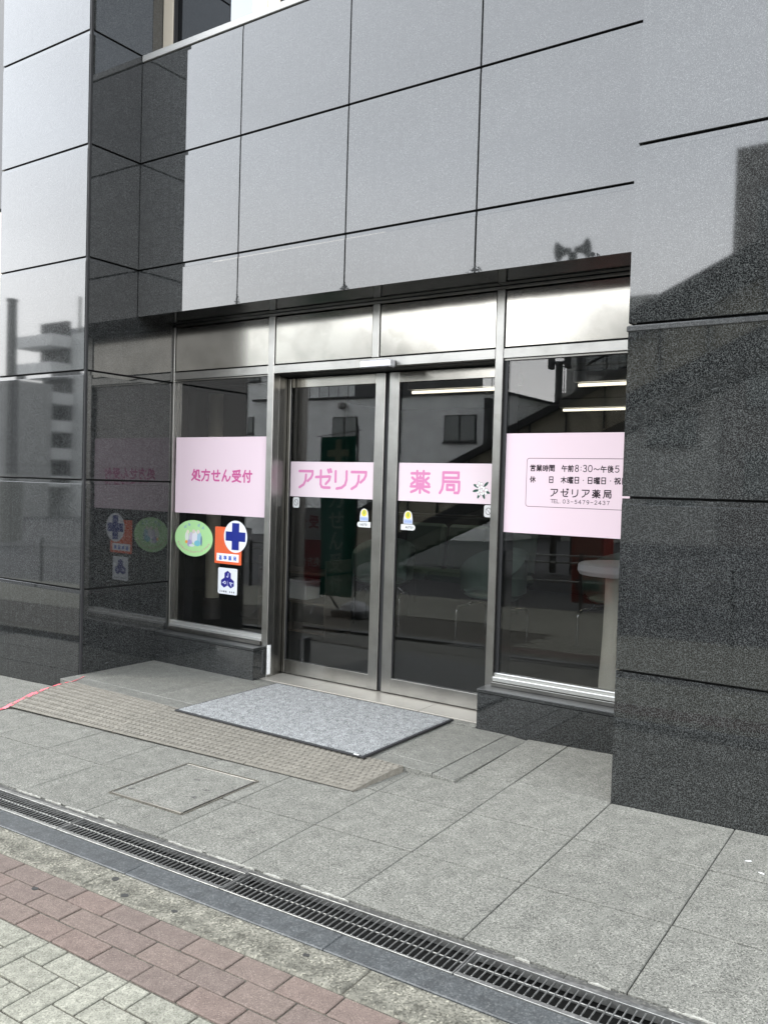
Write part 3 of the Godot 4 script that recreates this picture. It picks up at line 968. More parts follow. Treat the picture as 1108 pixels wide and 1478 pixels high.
# ====================================================================== lettering: strokes on a 100 x 100 square
const GLYPH := {
	"処": "30,6 24,28 10,48;26,22 48,22 42,50 28,72 6,90;14,40 30,62 52,82 96,92;60,12 60,40 55,58 48,68;60,12 84,12 84,58 88,66 96,64 97,54",
	"方": "50,4 50,20;6,22 94,22;40,22 38,50 28,74 8,92;40,44 82,44 80,74 74,90 58,90",
	"せ": "6,36 94,32;72,8 72,50 68,58 56,58;28,14 28,70 32,82 44,88 86,88",
	"ん": "48,6 30,40 10,90;10,90 24,62 36,50 48,54 52,72 58,88 70,88 84,76 94,56",
	"受": "84,6 50,12 14,14;20,20 28,32;46,18 50,30;82,16 72,32;10,52 10,38 90,38 90,52;24,56 74,56 60,74 40,86 8,94;32,62 48,78 70,88 94,94",
	"付": "30,6 20,32 6,52;22,34 22,94;36,30 96,30;76,8 76,82 72,92 58,92;46,46 58,66",
	"ア": "8,12 92,12 91,28 82,44 62,60;50,30 48,58 36,78 10,92",
	"ゼ": "4,40 84,36 92,37 86,54 66,72;34,8 34,74 40,86 52,90 90,90;78,4 84,16;92,1 98,13",
	"リ": "18,10 18,60;84,10 84,50 76,74 56,88 26,93",
	"薬": "6,14 94,14;34,4 34,24;66,4 66,24;50,26 46,34;34,34 66,34 66,60 34,60 34,34;34,47 66,47;10,32 24,42;22,50 6,60;90,32 76,42;78,50 94,60;4,70 96,70;50,60 50,96;46,72 28,86 6,94;54,72 72,86 94,94",
	"局": "18,8 90,8 90,30 18,30;18,8 18,56 14,78 4,94;18,46 94,46 94,82 90,92 74,92;38,60 70,60 70,80 38,80 38,60",
	"営": "22,6 28,18;48,4 50,18;80,6 72,18;8,36 8,24 92,24 92,36;30,36 70,36 70,54 30,54 30,36;50,54 46,64;20,64 80,64 80,92 20,92 20,64",
	"業": "36,4 36,22;62,4 62,22;14,8 22,20;86,8 78,20;6,24 94,24;30,28 36,38;70,28 64,38;12,42 88,42;18,54 82,54;4,68 96,68;50,42 50,96;44,70 28,84 6,92;56,70 72,84 94,92",
	"時": "8,16 36,16 36,84 8,84 8,16;8,48 36,48;46,20 94,20;70,4 70,38;42,38 98,38;44,58 98,58;80,40 80,86 76,94 64,94;52,68 62,80",
	"間": "8,6 42,6 42,36 8,36;8,6 8,96;8,21 42,21;58,36 58,6 92,6 92,90 86,94 78,94;58,21 92,21;58,36 92,36;32,48 68,48 68,84 32,84 32,48;32,66 68,66",
	"午": "28,6 20,28 8,42;22,26 88,26;4,56 96,56;52,26 52,96",
	"前": "28,4 36,18;72,4 64,18;4,22 96,22;14,36 46,36 46,90 38,94;14,36 14,96;14,54 46,54;14,70 46,70;64,36 64,76;86,32 86,88 82,94 70,94",
	"後": "28,4 8,26;32,26 6,52;20,46 20,96;60,4 44,20 66,26;82,12 44,42 90,40;78,30 92,48;58,46 36,68;54,56 86,56 72,76 36,96;50,64 66,82 96,96",
	"休": "30,6 20,32 6,52;22,34 22,94;36,32 96,32;66,8 66,94;64,34 52,58 36,76;68,34 80,58 96,76",
	"日": "20,8 80,8 80,92 20,92 20,8;20,50 80,50",
	"木": "6,30 94,30;50,6 50,96;48,32 32,60 8,80;52,32 68,60 92,80",
	"曜": "6,16 30,16 30,84 6,84 6,16;6,50 30,50;40,8 64,8 64,34;42,18 50,24;40,34 62,24;70,8 94,8 94,34;72,18 80,24;70,34 92,24;52,38 40,58;48,50 48,96;70,38 66,50;48,52 96,52;48,66 92,66;48,80 92,80;48,94 98,94;70,52 70,94",
	"祝": "22,4 28,14;6,22 40,22 26,46 6,62;24,46 24,96;32,50 42,62;54,10 90,10 90,46 54,46 54,10;64,46 60,72 44,92;78,46 78,84 84,90 96,88 98,74",
	"基": "6,18 94,18;30,4 30,56;70,4 70,56;30,30 70,30;30,42 70,42;4,58 96,58;38,58 10,80;62,58 90,80;50,64 50,92;28,76 72,76;10,93 90,93",
	"準": "10,8 18,16;6,26 14,34;18,44 8,60;40,4 30,24;38,20 38,58;62,4 60,18;38,20 94,20;38,32 88,32;38,44 88,44;38,58 96,58;62,20 62,58;4,72 96,72;50,60 50,97",
	"本": "6,26 94,26;50,4 50,96;48,28 30,58 6,78;52,28 70,58 94,78;30,74 70,74",
	"会": "50,4 28,28 4,42;50,4 72,28 96,42;30,36 70,36;12,54 88,54;44,54 26,88 78,84;66,70 84,94",
	"員": "28,6 72,6 72,24 28,24 28,6;18,34 82,34 82,76 18,76 18,34;18,48 82,48;18,62 82,62;38,78 12,94;62,78 88,94",
	"〜": "6,56 18,44 34,44 52,54 70,60 84,56 94,44",
	"・": "48,50 52,50",
	"0": "50,6 74,14 84,34 84,66 74,86 50,94 26,86 16,66 16,34 26,14 50,6",
	"2": "18,26 30,8 54,5 76,14 80,34 62,56 18,94 86,94",
	"3": "20,16 40,6 66,8 78,24 70,40 46,48;50,48 74,54 82,72 72,90 44,95 18,84",
	"4": "66,96 66,6 10,70 92,70",
	"5": "78,8 30,8 24,46 46,38 70,42 82,62 76,84 52,95 20,86",
	"7": "16,8 84,8 60,48 44,96",
	"8": "50,6 72,12 76,28 70,42 50,48 30,42 24,28 28,12 50,6;50,48 74,56 82,72 74,88 50,94 26,88 18,72 26,56 50,48",
	"9": "80,36 70,56 46,60 22,52 16,32 28,12 50,6 74,14 82,36 78,66 60,92 34,96",
	":": "48,34 52,34;48,72 52,72",
	".": "30,92 34,92",
	"-": "16,52 84,52",
	"A": "8,96 50,6 92,96;24,66 76,66",
	"E": "82,8 18,8 18,94 84,94;18,50 74,50",
	"J": "68,6 68,72 58,90 40,94 24,84 20,70",
	"L": "20,6 20,94 82,94",
	"O": "50,6 80,18 92,50 80,82 50,94 20,82 8,50 20,18 50,6",
	"P": "22,96 22,6 62,6 80,18 80,40 62,52 22,52",
	"T": "8,8 92,8;50,8 50,94",
	"U": "14,6 14,66 28,90 50,95 72,90 86,66 86,6",
}

func stroke(img: Image, a: Vector2, b: Vector2, width: float, col: Color):
	var r := width / 2.0
	var lo := (a.min(b) - Vector2(r + 1, r + 1)).floor()
	var hi := (a.max(b) + Vector2(r + 1, r + 1)).ceil()
	var d := b - a
	var l2 := maxf(d.length_squared(), 1e-6)
	for y in range(maxi(0, int(lo.y)), mini(img.get_height(), int(hi.y) + 1)):
		for x in range(maxi(0, int(lo.x)), mini(img.get_width(), int(hi.x) + 1)):
			var p := Vector2(x + 0.5, y + 0.5)
			var t := clampf((p - a).dot(d) / l2, 0.0, 1.0)
			var cov := clampf(r + 0.5 - p.distance_to(a + d * t), 0.0, 1.0)
			if cov > 0.0:
				img.set_pixel(x, y, img.get_pixel(x, y).lerp(col, cov))

func blob(img: Image, c: Vector2, rx: float, ry: float, ang: float, col: Color):
	var r := maxf(rx, ry) + 1.0
	for y in range(maxi(0, int(c.y - r)), mini(img.get_height(), int(c.y + r) + 1)):
		for x in range(maxi(0, int(c.x - r)), mini(img.get_width(), int(c.x + r) + 1)):
			var p := (Vector2(x + 0.5, y + 0.5) - c).rotated(-ang)
			var q := Vector2(p.x / rx, p.y / ry).length()
			var cov := clampf((1.0 - q) * minf(rx, ry) + 0.5, 0.0, 1.0)
			if cov > 0.0:
				img.set_pixel(x, y, img.get_pixel(x, y).lerp(col, cov))

func glyph(img: Image, ch: String, at: Vector2, size: Vector2, width: float, col: Color, turn := 0.0):
	if not GLYPH.has(ch):
		return
	for line in String(GLYPH[ch]).split(";"):
		var pts := []
		for q in line.split(" "):
			var xy := q.split(",")
			var p := Vector2(float(xy[0]) / 100.0 - 0.5, float(xy[1]) / 100.0 - 0.5) * size
			pts.append(at + size / 2.0 + p.rotated(turn))
		# round the corners of curved strokes a little
		for i in pts.size() - 1:
			stroke(img, pts[i], pts[i + 1], width, col)

func words(img: Image, text: String, at: Vector2, size: Vector2, pitch: float, width: float, col: Color):
	for i in text.length():
		glyph(img, text[i], at + Vector2(pitch * i, 0), size, width, col)

func print_mat(img: Image, rough := 0.5, spec := 0.4) -> StandardMaterial3D:
	var m := plain(Color.WHITE, rough, 0.0, spec)
	m.albedo_texture = ImageTexture.create_from_image(img)
	return m

func canvas(w: int, h: int, c: Color) -> Image:
	var i := Image.create(w, h, false, Image.FORMAT_RGB8)
	i.fill(c)
	return i

func build_signs():
	var pink := lin(0.60, 0.485, 0.53)
	var pale := lin(0.575, 0.485, 0.52)
	var rose := lin(0.44, 0.085, 0.23)
	var ink := lin(0.014, 0.008, 0.012)
	# ---- left window: prescriptions accepted
	var px := 700.0
	var im := canvas(680, 420, pink)
	var x0 := 0.031
	var y1 := 1.784
	var chars := "処方せん受付"
	for i in 6:
		glyph(im, chars[i], Vector2((0.212 + 0.1105 * i - x0) * px, (y1 - 1.535) * px), Vector2(0.100, 0.098) * px, 10.0, rose)
	sign_board("window_sign", "pink sign with rose lettering 処方せん受付 in the left shop window", im, Rect2(x0, 1.182, 0.971, 0.602), -0.0285)
	# ---- right window: opening hours
	px = 1000.0
	im = canvas(985, 602, pink)
	x0 = 2.940
	var W := func(t: String, x: float, y: float, w: float, h: float, pitch: float, wd: float): words(im, t, Vector2((x - x0) * px, (y1 - y) * px), Vector2(w, h) * px, pitch * px, wd, ink)
	W.call("営業時間", 3.125, 1.596, 0.037, 0.040, 0.0405, 5.0)
	W.call("午前", 3.326, 1.596, 0.036, 0.040, 0.0385, 5.0)
	W.call("8", 3.404, 1.598, 0.032, 0.042, 0.03, 4.4)
	W.call(":", 3.430, 1.598, 0.030, 0.042, 0.03, 4.5)
	W.call("30", 3.453, 1.598, 0.032, 0.042, 0.032, 4.4)
	W.call("〜", 3.521, 1.594, 0.036, 0.040, 0.04, 4.4)
	W.call("午後", 3.562, 1.595, 0.036, 0.040, 0.0405, 5.0)
	W.call("5", 3.642, 1.597, 0.034, 0.042, 0.04, 4.4)
	W.call("休", 3.126, 1.528, 0.037, 0.040, 0.04, 5.0)
	W.call("日", 3.245, 1.528, 0.036, 0.040, 0.04, 5.0)
	W.call("木曜日・日曜日・祝日", 3.323, 1.528, 0.037, 0.040, 0.0402, 5.0)
	W.call("アゼリア薬局", 3.260, 1.457, 0.049, 0.050, 0.0645, 6.0)
	W.call("TEL.", 3.262, 1.394, 0.022, 0.024, 0.0185, 2.6)
	W.call("03-5479-2437", 3.338, 1.394, 0.021, 0.024, 0.0241, 2.6)
	var l := (3.104 - x0) * px
	var t := (y1 - 1.634) * px
	var bt := (y1 - 1.345) * px
	var grey := lin(0.035, 0.025, 0.03)
	stroke(im, Vector2(l + 16, t), Vector2(1000, t), 2.6, grey)
	stroke(im, Vector2(l + 16, bt), Vector2(1000, bt), 2.6, grey)
	stroke(im, Vector2(l, t + 16), Vector2(l, bt - 16), 2.6, grey)
	for i in 6:
		for q in [[t + 16, PI], [bt - 16, PI / 2]]:
			var a0: float = q[1] + PI / 2 * i / 6.0
			var a1: float = q[1] + PI / 2 * (i + 1) / 6.0
			stroke(im, Vector2(l + 16, q[0]) + Vector2(cos(a0), sin(a0)) * 16, Vector2(l + 16, q[0]) + Vector2(cos(a1), sin(a1)) * 16, 2.6, grey)
	sign_board("window_sign", "pink opening hours sign with black lettering in the right shop window", im, Rect2(x0, 1.184, 0.985, 0.602), -0.0285)
	# ---- doors
	px = 700.0
	im = canvas(540, 182, pale)
	x0 = 1.0925
	y1 = 1.605
	var soft := lin(0.50, 0.175, 0.33)
	var kana := "アゼリア"
	for i in 4:
		glyph(im, kana[i], Vector2(([1.172, 1.336, 1.497, 1.656][i] - x0) * px, (y1 - 1.553) * px), Vector2(0.150, 0.150) * px, 14.0, soft)
	sign_board("door_sign", "pale pink strip with rose lettering アゼリア on the left sliding door", im, Rect2(x0, 1.346, 0.771, 0.260), -0.1985)
	im = canvas(518, 182, pale)
	x0 = 2.070
	for i in 2:
		glyph(im, "薬局"[i], Vector2(([2.166, 2.400][i] - x0) * px, (y1 - 1.556) * px), Vector2(0.163, 0.158) * px, 13.0, soft)
	azalea(im, Vector2((2.722 - x0) * px, (y1 - 1.440) * px), 44.0)
	sign_board("door_sign", "pale pink strip with 薬局 and a white flower on the right sliding door", im, Rect2(x0, 1.346, 0.729, 0.260), -0.1985)
	# ---- stickers on the left window
	var zs := -0.0285
	im = canvas(300, 200, lin(0.36, 0.60, 0.28))
	var rg := RandomNumberGenerator.new()
	rg.seed = 5
	for c in [Vector2(82, 36), Vector2(112, 28), Vector2(188, 26), Vector2(222, 36)]:
		for k in 7:
			stroke(im, c + Vector2(rg.randf_range(-11, 11), rg.randf_range(-11, 11)), c + Vector2(rg.randf_range(-11, 11), rg.randf_range(-11, 11)), 3.0, lin(0.22, 0.36, 0.42))
	for q in [[96, 92, 14, 26, 0.6, 0.62, 0.58], [130, 100, 18, 34, 0.5, 0.45, 0.55], [160, 96, 22, 36, 0.62, 0.62, 0.66], [196, 100, 18, 36, 0.28, 0.45, 0.55], [118, 128, 20, 20, 0.34, 0.30, 0.5], [180, 126, 24, 16, 0.16, 0.42, 0.5], [94, 122, 10, 9, 0.75, 0.3, 0.05], [150, 62, 12, 11, 0.6, 0.5, 0.46], [186, 62, 12, 11, 0.62, 0.54, 0.5], [104, 66, 11, 11, 0.66, 0.6, 0.5], [212, 112, 6, 28, 0.1, 0.16, 0.25], [136, 140, 22, 7, 0.6, 0.62, 0.66]]:
		blob(im, Vector2(q[0], q[1]), q[2], q[3], 0.0, lin(q[4], q[5], q[6]))
	for i in 17:
		var a := PI * (0.86 - 0.72 * i / 16.0)
		var c := Vector2(150 + cos(a) * 132, 92 + sin(a) * 84)
		for k in 4:
			stroke(im, c + Vector2(rg.randf_range(-6, 6), rg.randf_range(-6, 6)), c + Vector2(rg.randf_range(-6, 6), rg.randf_range(-6, 6)), 2.4, lin(0.5, 0.24, 0.27))
	sticker("round_sticker", "oval light green sticker with small figures under the left pink sign", "sticker", ellipse(0.2145, 0.144), print_mat(im), Vector3(0.2515, 0.984, zs))
	# orange certificate with a blue cross on a white disc
	var o := thing("cross_sign", "orange sign with blue cross on white disc in the left window", "sign", Vector3(0.632, 0.949, zs))
	im = canvas(256, 256, lin(0.66, 0.115, 0.04))
	im.fill_rect(Rect2i(20, 184, 212, 54), lin(0.8, 0.8, 0.82))
	for i in 4:
		glyph(im, "基準薬局"[i], Vector2(42 + 46 * i, 198), Vector2(30, 32), 4.6, lin(0.05, 0.10, 0.42))
	for i in 12:
		stroke(im, Vector2(30 + i * 9, 190), Vector2(35 + i * 9, 190), 2.0, lin(0.45, 0.5, 0.6))
	part(o, "board", prism(rounded(0.284, 0.284, 0.006), 0.0012), print_mat(im), Vector3(0, 0, 0))
	im = canvas(256, 256, lin(0.68, 0.69, 0.71))
	part(o, "disc", prism(ellipse(0.122, 0.123, 44), 0.001), print_mat(im), Vector3(0.0775, 0.0735, 0.0012))
	var cr := PackedVector2Array([Vector2(-0.0375, 0.103), Vector2(-0.0375, 0.036), Vector2(-0.103, 0.036), Vector2(-0.103, -0.036), Vector2(-0.0375, -0.036), Vector2(-0.0375, -0.103), Vector2(0.0375, -0.103), Vector2(0.0375, -0.036), Vector2(0.103, -0.036), Vector2(0.103, 0.036), Vector2(0.0375, 0.036), Vector2(0.0375, 0.103)])
	part(o, "cross", prism(cr, 0.0005), plain(lin(0.002, 0.013, 0.19), 0.5), Vector3(0.0775, 0.0745, 0.0018))
	# white card with three blue hexagons
	im = canvas(256, 256, lin(0.62, 0.64, 0.66))
	var blue := lin(0.012, 0.01, 0.17)
	for q in [[128, 74, "J", 0.0], [84, 146, "P", -1.05], [172, 146, "A", 1.05]]:
		var c := Vector2(q[0], q[1])
		for k in 6:
			var a := PI / 6 + k * PI / 3
			for s in 7:
				var u := Vector2(cos(a), sin(a)) * 44.0
				var v := Vector2(cos(a + PI / 3), sin(a + PI / 3)) * 44.0
				stroke(im, c, c + u.lerp(v, s / 6.0), 9.0, blue)
	for q in [[128, 70, "J", 0.0], [84, 148, "P", 1.05], [172, 148, "A", -1.05]]:
		var c := Vector2(q[0], q[1])
		glyph(im, q[2], c - Vector2(20, 22), Vector2(40, 44), 6.0, lin(0.7, 0.72, 0.8), q[3])
	for i in 8:
		glyph(im, "日本薬局師会会員"[i], Vector2(24 + 26 * i, 222), Vector2(17, 18), 2.6, lin(0.06, 0.06, 0.08))
	sticker("member_sticker", "white card with three blue hexagons below the orange sign", "sticker", rounded(0.204, 0.202, 0.012), print_mat(im), Vector3(0.635, 0.6755, zs))
	# ---- small stickers on the door glass
	im = canvas(96, 128, lin(0.52, 0.52, 0.51))
	blob(im, Vector2(48, 44), 30, 34, 0.0, lin(0.55, 0.47, 0.04))
	blob(im, Vector2(48, 40), 8, 20, 0.0, lin(0.16, 0.28, 0.08))
	im.fill_rect(Rect2i(4, 84, 88, 40), lin(0.30, 0.37, 0.55))
	for i in 6:
		stroke(im, Vector2(14 + i * 13, 98), Vector2(20 + i * 13, 110), 3.0, lin(0.12, 0.16, 0.4))
	var dome := PackedVector2Array([Vector2(-0.037, -0.045), Vector2(0.037, -0.045), Vector2(0.037, -0.012)])
	for i in 13:
		dome.append(Vector2(cos(PI * i / 12.0) * 0.034, 0.008 + sin(PI * i / 12.0) * 0.037))
	dome.append(Vector2(-0.037, -0.012))
	var dm := print_mat(im)
	for k in 2:
		sticker("warning_sticker", "small white domed sticker with yellow mark on the %s sliding door" % ["left", "right"][k], "sticker", dome, dm, Vector3([1.787, 2.156][k], 1.234, -0.1985), "domed stickers on the doors")
		im = canvas(160, 52, lin(0.54, 0.55, 0.54))
		var ofs: float = [44, 52][k]
		for i in 4:
			glyph(im, "AUTO"[i], Vector2(ofs + i * 19, 16), Vector2(15, 20), 4.0, lin(0.04, 0.05, 0.06))
		var tip: float = [26, 140][k]
		stroke(im, Vector2(tip, 26), Vector2(tip + (9 if k == 0 else -9), 17), 3.2, lin(0.06, 0.12, 0.08))
		stroke(im, Vector2(tip, 26), Vector2(tip + (9 if k == 0 else -9), 35), 3.2, lin(0.06, 0.12, 0.08))
		var lab := PackedVector2Array()
		for i in 9:
			var a := PI / 2 - PI * i / 8.0
			lab.append(Vector2(0.038 + cos(a) * 0.0195, sin(a) * 0.0195))
		lab.append(Vector2(-0.0585, -0.0195))
		lab.append(Vector2(-0.0585, 0.0195))
		if k == 0:
			for i in lab.size():
				lab[i].x = -lab[i].x
		sticker("auto_label", "narrow white label reading AUTO with its round end to the %s" % ["left", "right"][k], "label", lab, print_mat(im), Vector3([1.786, 2.158][k], 1.166, -0.1985), "AUTO labels on the doors")
		im = canvas(64, 80, lin(0.50, 0.50, 0.50))
		blob(im, Vector2(32, 40), 22, 24, 0.0, lin(0.16, 0.15, 0.15))
		blob(im, Vector2(32, 40), 17, 19, 0.0, lin(0.50, 0.50, 0.50))
		stroke(im, Vector2(18, 26), Vector2(46, 54), 4.0, lin(0.16, 0.15, 0.15))
		sticker("notice_sticker", "small grey notice sticker under the %s end of the door lettering" % ["left", "right"][k], "sticker", rounded(0.062, 0.078, 0.014), print_mat(im), Vector3([1.158, 2.766][k], 1.301, -0.1985), "grey notice stickers on the doors")

func azalea(im: Image, c: Vector2, s: float):
	var leaf := lin(0.02, 0.06, 0.045)
	for a in [0.4, 1.2, 2.0, 2.9, 3.6, 5.5]:
		blob(im, c + Vector2(cos(a), sin(a)) * s * 0.72, s * 0.34, s * 0.13, a, leaf)
	var line := lin(0.05, 0.06, 0.055)
	for f in [[-0.22, -0.38, 0.44], [0.28, 0.20, 0.50], [-0.2, 0.34, 0.36]]:
		var q: Vector2 = c + Vector2(f[0], f[1]) * s
		for k in 5:
			var a: float = TAU * k / 5.0 + f[0] * 3.0
			var p: Vector2 = q + Vector2(cos(a), sin(a)) * s * f[2] * 0.52
			blob(im, p, s * f[2] * 0.46, s * f[2] * 0.32, a, line)
			blob(im, p, s * f[2] * 0.41, s * f[2] * 0.27, a, lin(0.74, 0.73, 0.72))
		for k in 5:
			var a: float = TAU * k / 5.0 + f[0] * 3.0
			stroke(im, q, q + Vector2(cos(a + 0.1), sin(a + 0.1)) * s * f[2] * 0.6, 1.4, lin(0.3, 0.25, 0.26))
		blob(im, q, s * 0.06, s * 0.06, 0, lin(0.55, 0.3, 0.35))

func sign_board(n: String, label: String, im: Image, r: Rect2, z: float):
	var o := part(self, n, prism(rect(r.size.x, r.size.y), 0.0012), print_mat(im, 0.55, 0.3), Vector3(r.position.x + r.size.x / 2, r.position.y + r.size.y / 2, z))
	tag(o, label, "sign")

func sticker(n: String, label: String, category: String, poly: PackedVector2Array, mat: Material, at: Vector3, group := ""):
	var o := part(self, n, prism(poly, 0.001), mat, at)
	tag(o, label, category, group)

# ====================================================================== inside the shop
func build_interior():
	# round pedestal table behind the right window
	var t := thing("pedestal_table", "white round pedestal table inside the right shop window", "table", Vector3(3.24, 0, -1.45))
	part(t, "table_top", lathe([Vector2(0.0, 0.925), Vector2(0.30, 0.925), Vector2(0.325, 0.912), Vector2(0.33, 0.87), Vector2(0.315, 0.84), Vector2(0.0, 0.835)]), plain(lin(0.80, 0.80, 0.79), 0.4))
	part(t, "pedestal", lathe([Vector2(0.0, 0.834), Vector2(0.125, 0.834), Vector2(0.132, 0.4), Vector2(0.15, 0.06), Vector2(0.15, 0.0)]), plain(lin(0.78, 0.75, 0.62), 0.5))
	# green armchairs on bent chrome tube
	var proto := armchair(Vector3(1.62, 0, -2.55), "pale green armchair on bent chrome legs behind the right sliding door")
	proto.rotation.y = -0.15
	for q in [[Vector3(0.22, 0, -2.75), 0.35, "green armchair behind the closing edges of the sliding doors"], [Vector3(2.62, 0, -3.1), -0.3, "green armchair beside the white round table"]]:
		var c: Node3D = proto.duplicate()
		c.name = numbered("armchair")
		add_child(c)
		c.position = q[0]
		c.rotation.y = q[1]
		c.set_meta("label", q[2])
	# bench with three seat backs against the far side
	var b := thing("waiting_bench", "dark green three seat waiting bench deep inside the shop", "bench", Vector3(0.35, 0, -4.1))
	var bm := plain(lin(0.14, 0.21, 0.17), 0.5)
	for i in 3:
		part(b, "seat", cushion(0.58, 0.12, 0.52), bm, Vector3(-0.6 + 0.6 * i, 0.40, 0))
		var bk := part(b, "backrest", cushion(0.56, 0.55, 0.12), bm, Vector3(-0.6 + 0.6 * i, 0.72, -0.26))
		bk.rotation.x = -0.15
	for s in [-1, 1]:
		part(b, "leg", tube([Vector3(s * 0.7, 0.34, 0.2), Vector3(s * 0.7, 0.0, 0.2)], 0.018, 8), M.chrome)
		part(b, "leg", tube([Vector3(s * 0.7, 0.34, -0.2), Vector3(s * 0.7, 0.0, -0.2)], 0.018, 8), M.chrome)
	# pillar and grey door post seen through the left window
	var p := thing("interior_pillar", "round cream pillar standing inside the left window", "pillar", Vector3(-1.2, 0, -1.66))
	part(p, "shaft", lathe([Vector2(0.075, 0.22), Vector2(0.075, 2.35), Vector2(0.0, 2.35)]), plain(lin(0.80, 0.76, 0.60), 0.45))
	part(p, "foot", lathe([Vector2(0.095, 0.0), Vector2(0.095, 0.2), Vector2(0.075, 0.22)]), plain(lin(0.12, 0.11, 0.10), 0.5))
	block(p, "backing_panel", Vector3(0.16, 0, -0.3), Vector3(1.5, 2.74, -0.26), plain(lin(0.03, 0.028, 0.026), 0.8), 0.001)
	var q := thing("door_post", "pale grey upright post at the left end of the left window", "post", Vector3(-1.19, 0, -1.34))
	block(q, "post_board", Vector3(-0.12, 0, -0.03), Vector3(0.0, 2.7, 0.0), plain(lin(0.66, 0.69, 0.68), 0.6), 0.003)
	block(q, "latch", Vector3(-0.03, 1.85, 0.0), Vector3(-0.015, 1.875, 0.012), M.black, 0.002)
	# low shelf with a box in the left window
	var sh := thing("low_shelf", "low dark shelf inside the left window beside the door", "shelf", Vector3(-0.35, 0, -1.75))
	for y in [0.02, 0.30, 0.58]:
		block(sh, "shelf_board", Vector3(-0.1, y, -0.2), Vector3(0.75, y + 0.022, 0.2), plain(lin(0.10, 0.075, 0.055), 0.6))
	for x in [-0.1, 0.73]:
		block(sh, "side_board", Vector3(x, 0, -0.2), Vector3(x + 0.02, 0.72, 0.2), plain(lin(0.08, 0.065, 0.05), 0.6))
	var bx := thing("storage_box", "white box on the low shelf inside the left window", "box", Vector3(-0.02, 0.325, -1.72))
	block(bx, "box_body", Vector3(-0.13, 0, -0.11), Vector3(0.13, 0.16, 0.11), plain(lin(0.42, 0.43, 0.42), 0.6), 0.006)
	block(bx, "box_lid", Vector3(-0.137, 0.161, -0.117), Vector3(0.137, 0.185, 0.117), plain(lin(0.5, 0.5, 0.5), 0.6), 0.006)
	# reception counter across the back
	var co := thing("reception_counter", "dark reception counter along the back of the shop", "counter", Vector3(0.4, 0, -6.6))
	block(co, "counter_front", Vector3(-2.6, 0, -0.3), Vector3(2.2, 0.98, 0.0), plain(lin(0.05, 0.04, 0.03), 0.6), 0.004)
	block(co, "counter_top", Vector3(-2.65, 0.981, -0.35), Vector3(2.25, 1.02, 0.05), plain(lin(0.12, 0.115, 0.10), 0.4), 0.004)
	# ceiling strip lamps
	lamp(Vector3(0.30, 2.60, -4.2), 1.5, "lit strip lamp on the shop ceiling behind the sliding doors")
	lamp(Vector3(2.45, 2.60, -4.2), 1.5, "lit strip lamp on the shop ceiling behind the right window")
	lamp(Vector3(1.15, 2.60, -6.9), 1.5, "lit strip lamp farthest back on the shop ceiling")

func lamp(at: Vector3, length: float, label: String):
	var l := thing("ceiling_lamp", label, "lamp", at, "strip lamps on the shop ceiling")
	block(l, "lamp_housing", Vector3(-length / 2, 0.03, -0.06), Vector3(length / 2, 0.149, 0.06), M.white_plastic, 0.006)
	var em := plain(lin(0.8, 0.8, 0.75), 0.5)
	em.emission_enabled = true
	em.emission = Color(1.0, 0.97, 0.88)
	em.emission_energy_multiplier = 2.2
	part(l, "lamp_tube", tube([Vector3(-length / 2 + 0.04, 0.0, 0), Vector3(length / 2 - 0.04, 0.0, 0)], 0.018, 10), em)
	var a := AreaLight3D.new()
	a.name = "lamp_light"
	a.area_size = Vector2(length - 0.1, 0.04)
	a.light_energy = 0.4
	a.light_color = Color(1.0, 0.97, 0.88)
	a.area_range = 14.0
	a.shadow_enabled = true
	a.position = Vector3(0, -0.03, 0)
	a.rotation.x = -PI / 2
	l.add_child(a)

func cushion(w: float, h: float, d: float) -> ArrayMesh:
	return bevelled(Vector3(w, h, d), minf(0.05, minf(h, d) * 0.35))

